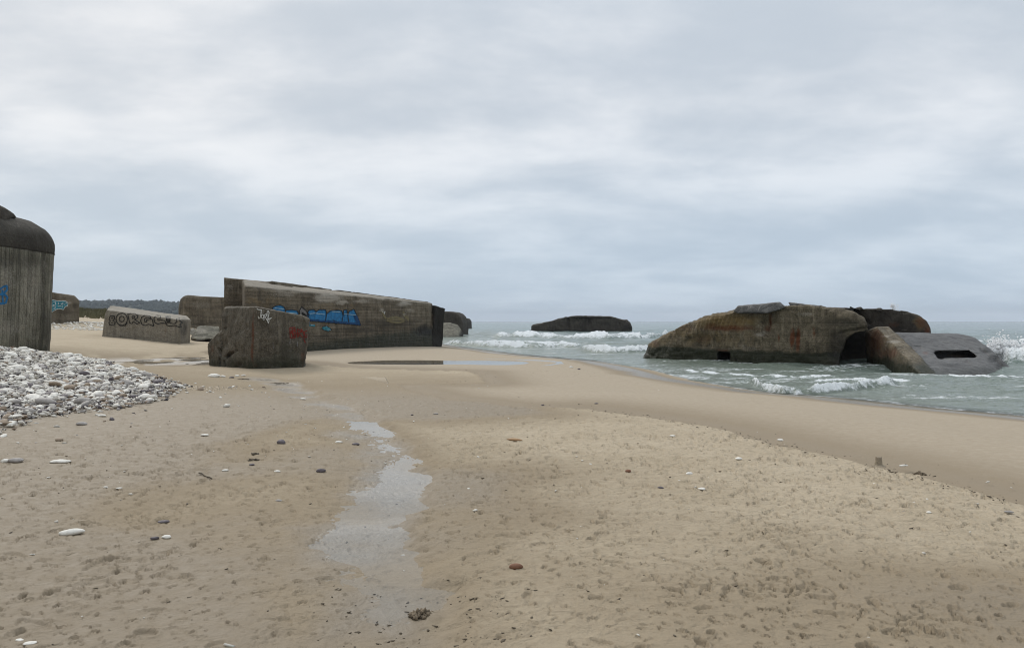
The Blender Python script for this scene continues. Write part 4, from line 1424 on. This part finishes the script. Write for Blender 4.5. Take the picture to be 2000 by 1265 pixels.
# great sloping slab with the embrasure
pts = [P(1742, 650, 34.0), P(1800, 650.5, 34.4), P(1868, 651.5, 34.8), P(1888, 655, 34.6), P(1906, 660, 34.0), P(1930, 677, 32.9), P(1960, 704, 31.4), P(1979, 724, 30.6), P(1985, 745, 30.0), P(1826, 736, 27.9), P(1826, 750, 27.5), P(1765, 680, 32.0),
       P(1742, 650, 38), P(1890, 657, 38), P(1960, 730, 38), P(1742, 740, 38), P(1760, 745, 31)]
cut = hull([P(a, b, c) for a, b in ((1822, 687), (1848, 684.5), (1893, 684.5), (1914, 699.5), (1832, 700.5)) for c in (28.0, 32.6)])
me = fuse('sloping_slab', [hull(pts)], 0.05, [cut])
co = weather(me, 0.06, 0.035, 0.018, 0.05, 221, 1.0, carve=[(1915, 680, 1945, 705, 3.0, 0.05), (1945, 700, 1965, 722, 3.5, 0.06), (1765, 682, 1790, 698, 2.0, 0.03)])
no = get_no(me)
set_attrs(me, {'bc': bcoord(co, (1, 0, 0), (0, 0.7, 0.7)), 'stain_shade': spots(co, [(1940, 700, 14, 9, 1.0), (1955, 712, 14, 9, 1.0), (1925, 684, 14, 6, .8), (1800, 668, 30, 6, .45), (1850, 712, 50, 5, .5), (1900, 664, 20, 5, .5), (1870, 690, 40, 4, .6), (1772, 664, 16, 5, .4)], 5, 3),
               'rust': spots(co, [(1808, 690, 8, 4, .45), (1785, 684, 8, 4, .4), (1870, 695, 30, 4, .3)], 5, 3), 'ochre': spots(co, [(1775, 682, 14, 6, .4), (1868, 692, 24, 5, .4)], 5, 3),
               'algae': np.maximum(0.45 * ss(-0.1, -0.4, co[:, 2]), spots(co, [(1950, 712, 14, 10, .3)], 5, 3)), 'pale': np.maximum(spots(co, [(1955, 710, 16, 6, .3), (1880, 706, 60, 6, .2)], 6, 3), 0)})
put('sloping_slab', me, m_slope, B)

# ------------------------------------------------------------------ far ridge, wood, dune grass
def build_hill():
    xs = np.linspace(-2600, -120, 120)
    ys = np.linspace(1250, 2400, 30)
    X, Y = np.meshgrid(xs, ys)
    x, y = X.ravel(), Y.ravel()
    px = 1000 + x / y * F
    h = 44 * np.exp(-((px - 230) / 330) ** 2) * (1 + 0.12 * fb2(x / 160, y / 160, 3, 401))
    h = h * np.sin(np.clip((y - 1250) / 700, 0, 1) * math.pi / 2) ** 0.8
    return mesh_np('hill', np.stack([x, y, 1.0 + h], 1), grid_faces(30, 120, False)[:, ::-1])


m_hill = simple('far_heath', (0.052, 0.060, 0.048), 1.0, 0.1, 0.3, 0.02)
hill = put('hill', build_hill(), m_hill)
tag(hill, kind='structure')

ICO = None


def ico(sub):
    bm = bmesh.new()
    bmesh.ops.create_icosphere(bm, subdivisions=sub, radius=1.0)
    v = np.array([p.co[:] for p in bm.verts])
    f = np.array([[q.index for q in p.verts] for p in bm.faces])
    bm.free()
    return v, f


V1, F1 = ico(1)
V2, F2 = ico(2)
V3, F3 = ico(3)


def rotmats(n, tilt):
    a = RNG.uniform(0, 2 * np.pi, n)
    tx, ty = RNG.normal(0, tilt, n), RNG.normal(0, tilt, n)
    ca, sa = np.cos(a), np.sin(a)
    z = np.zeros(n)
    o = np.ones(n)
    Rz = np.stack([np.stack([ca, -sa, z], -1), np.stack([sa, ca, z], -1), np.stack([z, z, o], -1)], 1)
    Rx = np.stack([np.stack([o, z, z], -1), np.stack([z, np.cos(tx), -np.sin(tx)], -1), np.stack([z, np.sin(tx), np.cos(tx)], -1)], 1)
    Ry = np.stack([np.stack([np.cos(ty), z, np.sin(ty)], -1), np.stack([z, o, z], -1), np.stack([-np.sin(ty), z, np.cos(ty)], -1)], 1)
    return Rz @ Rx @ Ry


def lumps(name, pos, scl, tilt, jitter, V=None, Fc=None, matidx=None):
    V = V1 if V is None else V
    Fc = F1 if Fc is None else Fc
    n = len(pos)
    R = rotmats(n, tilt)
    v = V[None] * (1 + RNG.uniform(-jitter, jitter, (n, len(V), 1))) * scl[:, None, :]
    v = np.einsum('nij,nkj->nki', R, v) + pos[:, None, :]
    f = (Fc[None] + (np.arange(n) * len(V))[:, None, None]).reshape(-1, 3)
    me = mesh_np(name, v.reshape(-1, 3), f)
    return me


n = 2600
ppx = RNG.uniform(60, 620, n)
d = 1500 + RNG.uniform(-160, 420, n)
keepm = RNG.uniform(0, 1, n) < np.clip(0.25 + 0.9 * (fb2(ppx / 60, d / 200, 2, 405) + 0.4), 0.1, 1)
ppx, d = ppx[keepm], d[keepm]
x = (ppx - 1000) / F * d
h = 44 * np.exp(-((ppx - 230) / 330) ** 2) * np.sin(np.clip((d - 1250) / 700, 0, 1) * math.pi / 2) ** 0.8
sc_ = RNG.uniform(5, 9, len(x))
me = lumps('wood', np.stack([x, d, 1 + h + sc_ * 0.4], 1), np.stack([sc_, sc_, sc_ * RNG.uniform(.6, 1.1, len(x))], 1), 0.2, 0.25)
wood = put('wood', me, simple('far_conifer_foliage', (0.028, 0.038, 0.034), 1.0, 0.1, 0.4, 0.08))
tag(wood, 'dark wood along the far ridge behind the dunes', 'wood', kind='stuff')


def build_grass():
    n = 5200
    x = RNG.uniform(-125, -40, n)
    y = RNG.uniform(88, 190, n)
    s, _ = poly_dist(x, y, SHORE)
    k = (s > 47) & (fb2(x / 9, y / 9, 3, 411) + 0.012 * (s - 55) > -0.05)
    x, y = x[k], y[k]
    z = ground(x, y)
    vs, fs = [], []
    for a, b, c in zip(x, y, z):
        for q in range(9):
            an = random.uniform(0, 6.283)
            hh_ = random.uniform(0.4, 0.95)
            w = random.uniform(0.05, 0.13)
            bx, by = a + random.gauss(0, .25), b + random.gauss(0, .25)
            lx, ly = math.cos(an) * hh_ * .5, math.sin(an) * hh_ * .5
            i = len(vs)
            vs += [(bx - w, by, c - 0.05), (bx + w, by, c - 0.05), (bx + lx, by + ly, c + hh_)]
            fs.append((i, i + 1, i + 2))
    me = bpy.data.meshes.new('dune_grass')
    me.from_pydata(vs, [], fs)
    return me


grass = put('dune_grass', build_grass(), simple('marram_grass', (0.105, 0.098, 0.052), 0.9, 0.1, 0.35, 0.3))
tag(grass, 'olive marram grass covering the dunes behind the left bunkers', 'grass', kind='stuff')

# ------------------------------------------------------------------ pebbles
def stone_mat(name, a, b, rough=0.75):
    m, nt, bs, out = new_mat(name)
    oi = nd(nt, 'ShaderNodeNewGeometry')
    rp = oi.outputs['Random Per Island']
    ps = oi.outputs['Position']
    f = noise(nt, ps, 22.0, 4, 0.65)
    c = mixc(nt, rp, a, b)
    c = mixc(nt, rng(nt, f, 0.45, 0.75, 0.0, 0.5), c, tuple(v * 0.55 for v in a))
    nt.links.new(c, bs.inputs['Base Color'])
    bs.inputs['Roughness'].default_value = rough
    bs.inputs['Specular IOR Level'].default_value = 0.3
    nt.links.new(bump(nt, f, 0.5, 0.012), bs.inputs['Normal'])
    return m


SM = {'white': stone_mat('chalk_white_flint', (0.52, 0.48, 0.41), (0.78, 0.75, 0.68)),
      'grey': stone_mat('grey_flint', (0.20, 0.185, 0.175), (0.38, 0.35, 0.32)),
      'brown': stone_mat('brown_flint', (0.17, 0.120, 0.085), (0.33, 0.26, 0.19)),
      'dark': stone_mat('dark_flint', (0.045, 0.040, 0.042), (0.13, 0.110, 0.115), 0.6)}
SK = list(SM)


def knobbly(V, seed, amp=0.22, fq=1.1):
    p = V * fq + seed * 7.3
    d = 1 + amp * 1.6 * fb3(p, 3, seed)
    return V * d[:, None]


ST_MESH = {}
for k in SK:
    for q in range(5):
        me = mesh_np('pebble', knobbly(V2, 500 + q + 10 * SK.index(k), 0.26, 0.9), F2)
        me.materials.append(SM[k])
        ST_MESH[(k, q)] = me


def scatter_bank():
    n = 105000
    x = RNG.uniform(-17.5, -6.0, n)
    y = RNG.uniform(7.0, 25.5, n)
    g = gravel_mask(x, y)
    k = RNG.uniform(0, 1, n) < g * (0.32 + 0.68 * ss(14.5, 10.0, -x))
    x, y, g = x[k], y[k], g[k]
    px = 1000 + x / y * F
    k = px > -160
    x, y, g = x[k], y[k], g[k]
    # sparse outliers on the sand next to the bank
    m = 750
    x2 = RNG.uniform(-9.5, -4.9, m)
    y2 = RNG.uniform(7.5, 18.6, m)
    e = -(x2 + 7.0)
    k2 = (gravel_mask(x2, y2) < 0.1) & (RNG.uniform(0, 1, m) < np.exp(-np.clip(x2 + 7.6, 0, 9) / 0.9) * 0.7)
    x, y = np.append(x, x2[k2]), np.append(y, y2[k2])
    n = len(x)
    z = ground(x, y)
    ln = np.exp(RNG.normal(math.log(0.033), 0.50, n))
    ln = np.clip(ln, 0.014, 0.17)
    wd = ln * RNG.uniform(0.50, 0.85, n)
    th = ln * RNG.uniform(0.30, 0.55, n)
    # upper slope whiter, foot of the bank darker and finer
    up = ss(-7.0, -10.5, x)
    u = RNG.uniform(0, 1, n)
    pw, pg, pb = 0.42 + 0.28 * up, 0.28 - 0.12 * up, 0.15 - 0.07 * up
    kind = np.where(u < pw, 0, np.where(u < pw + pg, 1, np.where(u < pw + pg + pb, 2, 3)))
    z = z + th * 0.35 + RNG.uniform(0, 0.045, n) * (np.arange(n) < n - k2.sum())
    return x, y, z, ln, wd, th, kind


px_, py_, pz_, pl_, pw_, pt_, pk_ = scatter_bank()
imgx = 1000 + px_ / py_ * F
hidden = ground(px_ * 0.94, py_ * 0.94) - (EYE + (pz_ - EYE) * 0.94) > 0.0
show = pl_ / py_ * ((imgx > 5) & (imgx < 420)) * (~hidden)
order = np.argsort(-show)
IND = order[:300]
REST = order[300:]


def pebble_label(i, k):
    a, b = imgx[i], HZ - (pz_[i] - EYE) / py_[i] * F
    size = ('small' if show[i] < sq[0] else 'medium' if show[i] < sq[1] else 'large')
    form = 'long' if pw_[i] / pl_[i] < 0.60 else ('oval' if pw_[i] / pl_[i] < 0.74 else 'round')
    row = ('at the top of' if b < 705 else 'high on' if b < 735 else 'halfway up' if b < 770 else 'low on' if b < 805 else 'at the foot of')
    side = ('by the picture edge' if a < 55 else 'left part' if a < 120 else 'middle part' if a < 200 else 'right part' if a < 280 else 'right tip')
    return f'{size} {form} {k} pebble {row} the pebble bank, {side}'


sq = np.quantile(show[IND], [0.4, 0.8])
rr = rotmats(300, 0.22)
ORD = ['leftmost', 'second from left', 'third from left', 'fourth from left', 'fifth from left', 'sixth from left', 'seventh from left', 'eighth from left']
by = {}
for i in IND:
    by.setdefault(pebble_label(i, SK[pk_[i]]), []).append(i)
PL = {}
for lab, ids in by.items():
    ids = sorted(ids, key=lambda q: imgx[q])
    for q, i in enumerate(ids):
        PL[i] = lab if len(ids) == 1 else lab + ', ' + (ORD[q] if q < len(ids) - 1 or q > 7 else 'rightmost')
for q, i in enumerate(IND):
    k = SK[pk_[i]]
    o = bpy.data.objects.new('pebble', ST_MESH[(k, q % 5)])
    M = Matrix(rr[q].tolist()).to_4x4()
    o.matrix_world = Matrix.Translation((px_[i], py_[i], pz_[i])) @ M @ Matrix.Diagonal((pl_[i], pw_[i], pt_[i], 1))
    COL.objects.link(o)
    tag(o, PL[i], 'pebble', 'pebbles of the bank by the left bunker')
co = np.stack([px_, py_, pz_], 1)[REST]
scl = np.stack([pl_, pw_, pt_], 1)[REST]
me = lumps('pebble_bank', co, scl, 0.28, 0.34)
pass
for k in SK:
    me.materials.append(SM[k])
me.polygons.foreach_set('material_index', np.repeat(pk_[REST], len(F1)).astype(np.int32))
o = bpy.data.objects.new('pebble_bank', me)
COL.objects.link(o)
tag(o, 'bank of countless white, grey and brown pebbles before the left bunker', 'pebbles', kind='stuff')

# white stones along the foot of the dunes
n = 520
ppx = RNG.uniform(95, 220, n)
yy = 627.5 + np.abs(RNG.normal(0, 3.0, n)) + (ppx < 160) * 1.0
pos_ = []
for a, b in zip(ppx, yy):
    dq = RNG.uniform(60, 78)
    x = (a - 1000) / F * dq
    pos_.append((x, dq, ground1(x, dq) + 0.03))
sc0 = RNG.uniform(0.06, 0.16, n)
me = lumps('dune_foot_stones', np.array(pos_), np.stack([sc0, sc0 * .8, sc0 * .55], 1), 0.2, 0.25)
o = put('dune_foot_stones', me, SM['white'])
tag(o, 'thin strip of small white stones before the turquoise lettered bunker', 'stones', kind='stuff')

# ------------------------------------------------------------------ single stones and shells on the sand
# (px, py, width px, height px, kind, aspect, label)
STONES = [
    (140, 1036, 46, 13, 'white', .42, 'long smooth white bone shaped stone, largest on the left foreground sand', 'long'),
    (549, 861, 18, 12, 'dark', .9, 'round dark grey stone standing alone left of the runnel', 'round'),
    (626, 917, 19, 9, 'dark', .6, 'black wet stone with a flat top at the left edge of the runnel', 'flat'),
    (695, 866, 14, 6, 'dark', .7, 'small dark stone on wet sand just left of the runnel water', 'flat'),
    (662, 862, 16, 5, 'white', .5, 'cream shell lying left of the small dark stone by the runnel', 'flat'),
    (1008, 1103, 27, 13, 'red', .6, 'reddish brown rounded stone right of the runnel in the foreground', 'round'),
    (1006, 857, 30, 6, 'tan', .3, 'flat orange tan stone on mid beach sand right of the runnel', 'flat'),
    (1227, 918, 12, 7, 'red', .7, 'small rust brown stone on trampled sand, centre right', 'round'),
    (1290, 951, 12, 6, 'dark', .7, 'small dark brown stone nearer than the rust brown one', 'flat'),
    (1346, 923, 13, 6, 'white', .7, 'white shell right of the small rust brown stone', 'flat'),
    (1371, 953, 15, 6, 'white', .6, 'broken white shell right of the small dark brown stone', 'flat'),
    (1443, 894, 15, 6, 'white', .6, 'white stone on trampled sand below the scarp line', 'flat'),
    (1313, 850, 11, 4, 'white', .6, 'small white shell near the far edge of the trampled sand', 'flat'),
    (1524, 858, 13, 6, 'white', .6, 'white stone lying right on the scarp line', 'flat'),
    (1764, 908, 20, 5, 'white', .22, 'slim white stone stick beside the little sand tower', 'long'),
    (1596, 832, 7, 4, 'white', .7, 'tiny white shell on the smooth upper swash sand', 'flat'),
    (1747, 841, 9, 4, 'dark', .7, 'dark speck of stone on smooth sand below the sea edge', 'flat'),
    (1902, 859, 7, 3, 'dark', .7, 'dark pebble at the end of the pale wavy line in smooth sand', 'flat'),
    (1415, 732, 0, 0, '', 0, '', ''),
    (418, 732, 24, 9, 'white', .6, 'largest white stone at the left foot of the dark scrawled block', 'flat'),
    (435, 734, 12, 5, 'white', .6, 'flat white stone right of the largest one at the block foot', 'flat'),
    (463, 733, 10, 4, 'white', .6, 'small white stone at the middle of the block foot', 'flat'),
    (475, 732, 9, 4, 'white', .7, 'rightmost small white stone at the block foot', 'flat'),
    (452, 736, 10, 4, 'dark', .7, 'dark stone among the white ones at the block foot', 'flat'),
    (302, 1049, 18, 8, 'dark', .6, 'black half of a stone pair on the left foreground sand', 'flat'),
    (325, 1046, 19, 8, 'white', .55, 'white half of a stone pair on the left foreground sand', 'flat'),
    (320, 1017, 24, 6, 'dark', .45, 'flat charred looking dark stone above the black and white pair', 'flat'),
    (118, 899, 36, 9, 'white', .45, 'pale flat shell heap on sand below the pebble bank', 'flat'),
    (30, 897, 28, 11, 'grey', .6, 'grey and white stone at the left edge below the pebble bank', 'flat'),
    (10, 898, 16, 9, 'white', .7, 'white stone touching the left edge below the pebble bank', 'flat'),
    (116, 857, 17, 8, 'brown', .7, 'brown half buried stone just below the pebble bank', 'round'),
    (160, 826, 20, 8, 'grey', .7, 'pointed grey stone just off the tip of the bank foot', 'flat'),
    (199, 810, 20, 6, 'white', .5, 'long cream pebble just off the pebble bank edge', 'flat'),
    (400, 848, 17, 5, 'white', .5, 'thin white shell on sand between pebble bank and runnel', 'flat'),
    (38, 1248, 16, 6, 'white', .6, 'white shell piece in the bottom left corner, left of two', 'flat'),
    (58, 1254, 24, 6, 'white', .5, 'white shell piece in the bottom left corner, right of two', 'flat'),
    (440, 917, 14, 5, 'white', .6, 'white shell below the dark weed scraps on left sand', 'flat'),
    (541, 919, 12, 5, 'white', .7, 'white shell fragment left of the black wet stone', 'flat'),
    (545, 976, 14, 5, 'grey', .5, 'small black and white shell below the black wet stone', 'flat'),
    (492, 906, 10, 5, 'dark', .8, 'black pebble below two dark weed scraps', 'round'),
    (207, 950, 10, 3, 'white', .6, 'small white shell on the left sand, left of a pair', 'flat'),
    (233, 952, 12, 3, 'white', .5, 'small white shell on the left sand, right of a pair', 'flat'),
    (1814, 999, 10, 5, 'white', .8, 'little white shell on trampled sand near the right edge', 'round'),
    (1970, 998, 18, 6, 'grey', .6, 'pale grey flat stone by the scarp at the right edge', 'flat'),
    (851, 807, 11, 4, 'grey', .7, 'small mottled stone on mid beach right of the runnel bend', 'flat'),
    (805, 809, 6, 3, 'dark', .8, 'tiny dark stone left of the mottled one', 'flat'),
    (1115, 716, 9, 4, 'white', .7, 'white shell on wet sand before the shoreline, centre', 'flat'),
    (1131, 720, 6, 3, 'dark', .8, 'dark pebble beside the white shell near the shoreline', 'flat'),
    (591, 778, 14, 4, 'white', .5, 'white shell at the head of the runnel', 'flat'),
    (1060, 790, 7, 3, 'dark', .8, 'dark pebble on the far smooth sand, left of two', 'flat'),
    (1165, 787, 8, 3, 'dark', .8, 'dark pebble on the far smooth sand, right of two', 'flat'),
    (985, 705, 0, 0, '', 0, '', ''),
]
M_EX = {'red': stone_mat('red_brown_stone', (0.17, 0.085, 0.05), (0.20, 0.10, 0.06)), 'tan': stone_mat('orange_tan_stone', (0.36, 0.22, 0.12), (0.38, 0.24, 0.13))}
for i, (a, b, w, h, k, asp, lab, form) in enumerate(STONES):
    if not w:
        continue
    g = onground(a, b + h * 0.45)
    sw = w / 2 / F * g.y
    V = knobbly(V3, 700 + i, 0.16 if form == 'round' else 0.22, 0.8)
    if form == 'long':
        V = V3 * 1.0
        V[:, 2] += 0.25 * np.sin(V[:, 0] * 2.2) * 0.5
        V[:, 1] *= 0.85 + 0.25 * V[:, 0] ** 2
        V = V * (1 + 0.12 * fb3(V * 1.3, 2, i))[:, None]
    hz_ = max(h / 2 / F * g.y * 0.95, sw * 0.16)
    V = V * np.array([sw, sw * max(asp, .3), hz_])
    rot = Matrix.Rotation(random.uniform(-.35, .35), 3, 'Z')
    V = V @ np.array(rot).T
    V[:, 2] += hz_ * 0.55
    me = mesh_np('stone', V, F3)
    me.materials.append(M_EX.get(k) or SM[k])
    nm_ = 'shell' if 'shell' in lab else 'stone'
    o = bpy.data.objects.new(nm_, me)
    o.location = g
    COL.objects.link(o)
    tag(o, lab, nm_)

# little sand tower turned out of a bucket
g = onground(1716, 908)
n, r0, r1, hh0 = 40, 0.042, 0.031, 0.092
rings = [(r0 + 0.03, -0.01), (r0 + 0.008, 0.004)] + [(r0 + (r1 - r0) * t, hh0 * t) for t in np.linspace(0.08, 1, 9)] + [(r1 * .7, hh0 * 1.02), (r1 * .3, hh0 * 1.0)]
co = np.array([(r * math.cos(6.2832 * j / n), r * math.sin(6.2832 * j / n), z) for r, z in rings for j in range(n)] + [(0, 0, hh0)])
co = co * (1 + 0.10 * fb3(co * 40, 3, 3))[:, None]
q_ = grid_faces(len(rings), n, True)[:, ::-1].tolist()
t0 = (len(rings) - 1) * n
q_ += [[t0 + j, t0 + (j + 1) % n, len(co) - 1] for j in range(n)]
me = bpy.data.meshes.new('sand_tower')
me.from_pydata(co.tolist(), [], q_)
m_ts = simple('damp_moulded_sand', (0.27, 0.225, 0.165), 0.95, 0.1, 0.25, 60)
me.materials.append(m_ts)
o = bpy.data.objects.new('sand_tower', me)
o.location = g
COL.objects.link(o)
tag(o, 'little bucket shaped sand tower on the scarp line at right', 'sandcastle')


def clump(name, px, py, w, h, mat, lab, cat, seed, n=60, flat=0.5):
    g = onground(px, py + h * 0.4)
    sw = w / 2 / F * g.y
    r = RNG.uniform(0, 1, n) ** 0.6
    an = RNG.uniform(0, 6.283, n)
    p = np.stack([r * np.cos(an) * sw, r * np.sin(an) * sw * (0.7 if flat > .1 else 0.5), (1 - r) * sw * flat * RNG.uniform(.3, 1, n)], 1)
    s_ = RNG.uniform(.10, .26, n) * sw * (1 if flat > .1 else .45)
    me = lumps(name, p, np.stack([s_ * 1.5, s_ * .8, s_ * (.6 if flat > .1 else .12)], 1), 0.6 if flat > .1 else 0.05, 0.3)
    me.materials.append(mat)
    o = bpy.data.objects.new(name, me)
    o.location = g
    COL.objects.link(o)
    tag(o, lab, cat)


m_weed = simple('dark_seaweed', (0.085, 0.066, 0.042), 0.7, 0.3, 0.5, 30)
m_lump = simple('muddy_weed', (0.155, 0.120, 0.080), 0.85, 0.3, 0.5, 40)
clump('seaweed_clump', 825, 1193, 46, 18, m_lump, 'brown muddy seaweed lump at the near end of the runnel water', 'seaweed', 1, 90)
clump('weed_wet_streak', 497, 885, 20, 5, m_weed, 'upper dark weed scrap on sand left of the runnel', 'seaweed', 2, 30, .3)
clump('weed_wet_streak', 496, 896, 22, 6, m_weed, 'lower dark weed scrap on sand left of the runnel', 'seaweed', 3, 30, .3)
clump('seaweed_clump', 1797, 923, 24, 8, m_lump, 'low crumbled sand and weed heap right of the sand tower', 'seaweed', 4, 50, .5)
clump('weed_wet_streak', 540, 746, 50, 6, m_weed, 'long dark streak of wet sand right of the scrawled block foot', 'seaweed', 5, 60, .03)  # thin dark flakes standing for a streak of wet sand
clump('weed_wet_streak', 470, 738, 44, 5, m_weed, 'dark wet sand streak before the foot of the scrawled block', 'seaweed', 6, 50, .03)  # again wet sand, laid as thin dark flakes

# twig
g0, g1 = onground(389, 925), onground(414, 937)
bm = bmesh.new()
ax = (g1 - g0)
for k in range(6):
    t = k / 5
    c = ax * t + Vector((0, 0, 0.012 + 0.006 * math.sin(t * 9)))
    side = Vector((-ax.y, ax.x, 0)).normalized() * (0.009 * (1 - .5 * t))
    for an in range(6):
        bm.verts.new(c + side * math.cos(an * 1.0472) + Vector((0, 0, .008 * math.sin(an * 1.0472))))
bm.verts.ensure_lookup_table()
for k in range(5):
    for an in range(6):
        bm.faces.new([bm.verts[k * 6 + an], bm.verts[k * 6 + (an + 1) % 6], bm.verts[k * 6 + 6 + (an + 1) % 6], bm.verts[k * 6 + 6 + an]])
bm.faces.new([bm.verts[i] for i in range(6)][::-1])
bm.faces.new([bm.verts[30 + i] for i in range(6)])
me = bpy.data.meshes.new('twig')
bm.to_mesh(me)
bm.free()
me.materials.append(m_weed)
o = bpy.data.objects.new('twig', me)
o.location = g0
COL.objects.link(o)
tag(o, 'thin dark twig lying on the left sand', 'twig')


# countless scraps: weed along the scarp and the runnel, shell grit on the sand
def scraps(name, pts, smin, smax, mat, lab, cat, flat=0.35, longer=1.6):
    x, y = np.array(pts).T
    z = ground(x, y)
    n = len(x)
    s_ = smin + (smax - smin) * RNG.uniform(0, 1, n) ** 2.5
    me = lumps(name, np.stack([x, y, z + s_ * 0.1], 1), np.stack([s_ * longer, s_ * .7, s_ * flat], 1), 0.25, 0.45)
    o = put(name, me, mat)
    tag(o, lab, cat, kind='stuff')


pts = []
for _ in range(380):                               # scarp line
    i = RNG.integers(2, 8)
    t = RNG.uniform()
    (x0, y0), (x1, y1) = SCARP[i], SCARP[i + 1]
    pts.append((x0 + (x1 - x0) * t + RNG.normal(-0.03, .07), y0 + (y1 - y0) * t + RNG.normal(0, .30)))
for _ in range(90):                               # near end of the runnel
    a, b = RNG.normal(760, 110), RNG.uniform(1130, 1265)
    pts.append(px2(a, b, -0.03))
for _ in range(60):
    pts.append(px2(RNG.normal(960, 45), RNG.uniform(1150, 1265), 0))
for _ in range(230):                               # shore, centre
    pts.append(px2(RNG.normal(1130, 70), RNG.uniform(703, 740), -0.15))
for _ in range(120):
    pts.append(px2(RNG.normal(925, 25), RNG.uniform(718, 750), -0.05))
for _ in range(700):
    pts.append((RNG.uniform(-6.5, 6), RNG.uniform(3, 16)))
scraps('weed_scraps', pts, 0.003, 0.014, m_weed, 'dark weed crumbs strewn along the scarp and the runnel', 'seaweed')
pts = []
for _ in range(260):
    pts.append((RNG.uniform(-8, 7), 3.2 + 18 * RNG.uniform() ** 1.4))
for _ in range(240):
    pts.append(px2(RNG.uniform(110, 410), RNG.uniform(640, 672), 0.3))
for _ in range(60):
    pts.append(px2(RNG.uniform(480, 760), RNG.uniform(760, 900), 0))
scraps('shell_grit', pts, 0.006, 0.022, SM['white'], 'white shell crumbs strewn over the sand', 'shells', .4, 1.3)

# ------------------------------------------------------------------ spray
def plume(pts, n, spread, s0, s1):
    P_, S_ = [], []
    for _ in range(n):
        a, b, d, r = pts[RNG.integers(0, len(pts))]
        c = P(a, b, d)
        P_.append(np.array(c) + RNG.normal(0, 1, 3) * r * np.array([1, .8, 1]) * spread)
        S_.append(s0 + (s1 - s0) * RNG.uniform() ** 3)
    return np.array(P_), np.array(S_)


A1, S1 = plume([(1945, 690, 35, .30), (1962, 692, 35, .34), (1982, 696, 35, .34), (2000, 698, 35, .34), (1975, 706, 35, .32), (1995, 706, 35, .34), (1955, 702, 35, .28), (2015, 700, 35, .4), (2035, 704, 35, .4)], 1800, 0.60, 0.06, 0.20)
A2, S2 = plume([(1938, 678, 35, .26), (1948, 674, 35, .28), (1957, 672, 35, .24), (1965, 674, 35.3, .24), (1950, 685, 35, .36), (1965, 684, 35, .36), (1985, 686, 35, .30), (1998, 684, 35, .30), (1990, 680, 35, .25), (2010, 690, 35, .4)], 2600, 0.80, 0.008, 0.05)
A3_, S3 = plume([(1745, 600, 41, .10), (1743, 596.5, 41, .06), (1748, 603, 41, .12)], 500, 0.9, 0.006, 0.022)
A, Sg = np.vstack([A1, A2, A3_]), np.concatenate([S1, S2, S3])
k = A[:, 2] > SEA - .2
A, Sg = A[k], Sg[k]
me = lumps('sea_spray', A, np.stack([Sg, Sg, Sg], 1), 1.0, 0.3)
m_spray, nt, bs, out = new_mat('sea_spray')
bs.inputs['Base Color'].default_value = (0.95, 0.95, 0.95, 1)
bs.inputs['Roughness'].default_value = 0.9
bs.inputs['Specular IOR Level'].default_value = 0.1
tl = nd(nt, 'ShaderNodeBsdfTranslucent', {'Color': (0.97, 0.97, 0.97, 1)})
ms = nd(nt, 'ShaderNodeMixShader', {0: 0.5, 1: bs.outputs[0], 2: tl.outputs[0]})
nt.links.new(ms.outputs[0], out.inputs['Surface'])
o = put('sea_spray', me, m_spray)
tag(o, 'white spray thrown up by a wave behind the sloping slab', 'spray', kind='stuff')

# ------------------------------------------------------------------ sea air
bm = bmesh.new()
bmesh.ops.create_cube(bm, size=1.0)
me = bpy.data.meshes.new('haze')
bm.to_mesh(me)
bm.free()
me.transform(Matrix.Translation((0, 1500, 35)) @ Matrix.Diagonal((14000, 14000, 90, 1)))
m_hz = bpy.data.materials.new('haze')
m_hz.use_nodes = True
nt = m_hz.node_tree
nt.nodes.clear()
vo = nd(nt, 'ShaderNodeVolumePrincipled', {'Color': (0.80, 0.86, 0.94, 1), 'Density': 0.00013})
oo = nd(nt, 'ShaderNodeOutputMaterial', {'Volume': vo.outputs[0]})
hz = put('haze', me, m_hz)
tag(hz, 'thin sea haze over the whole beach', 'haze', kind='stuff')
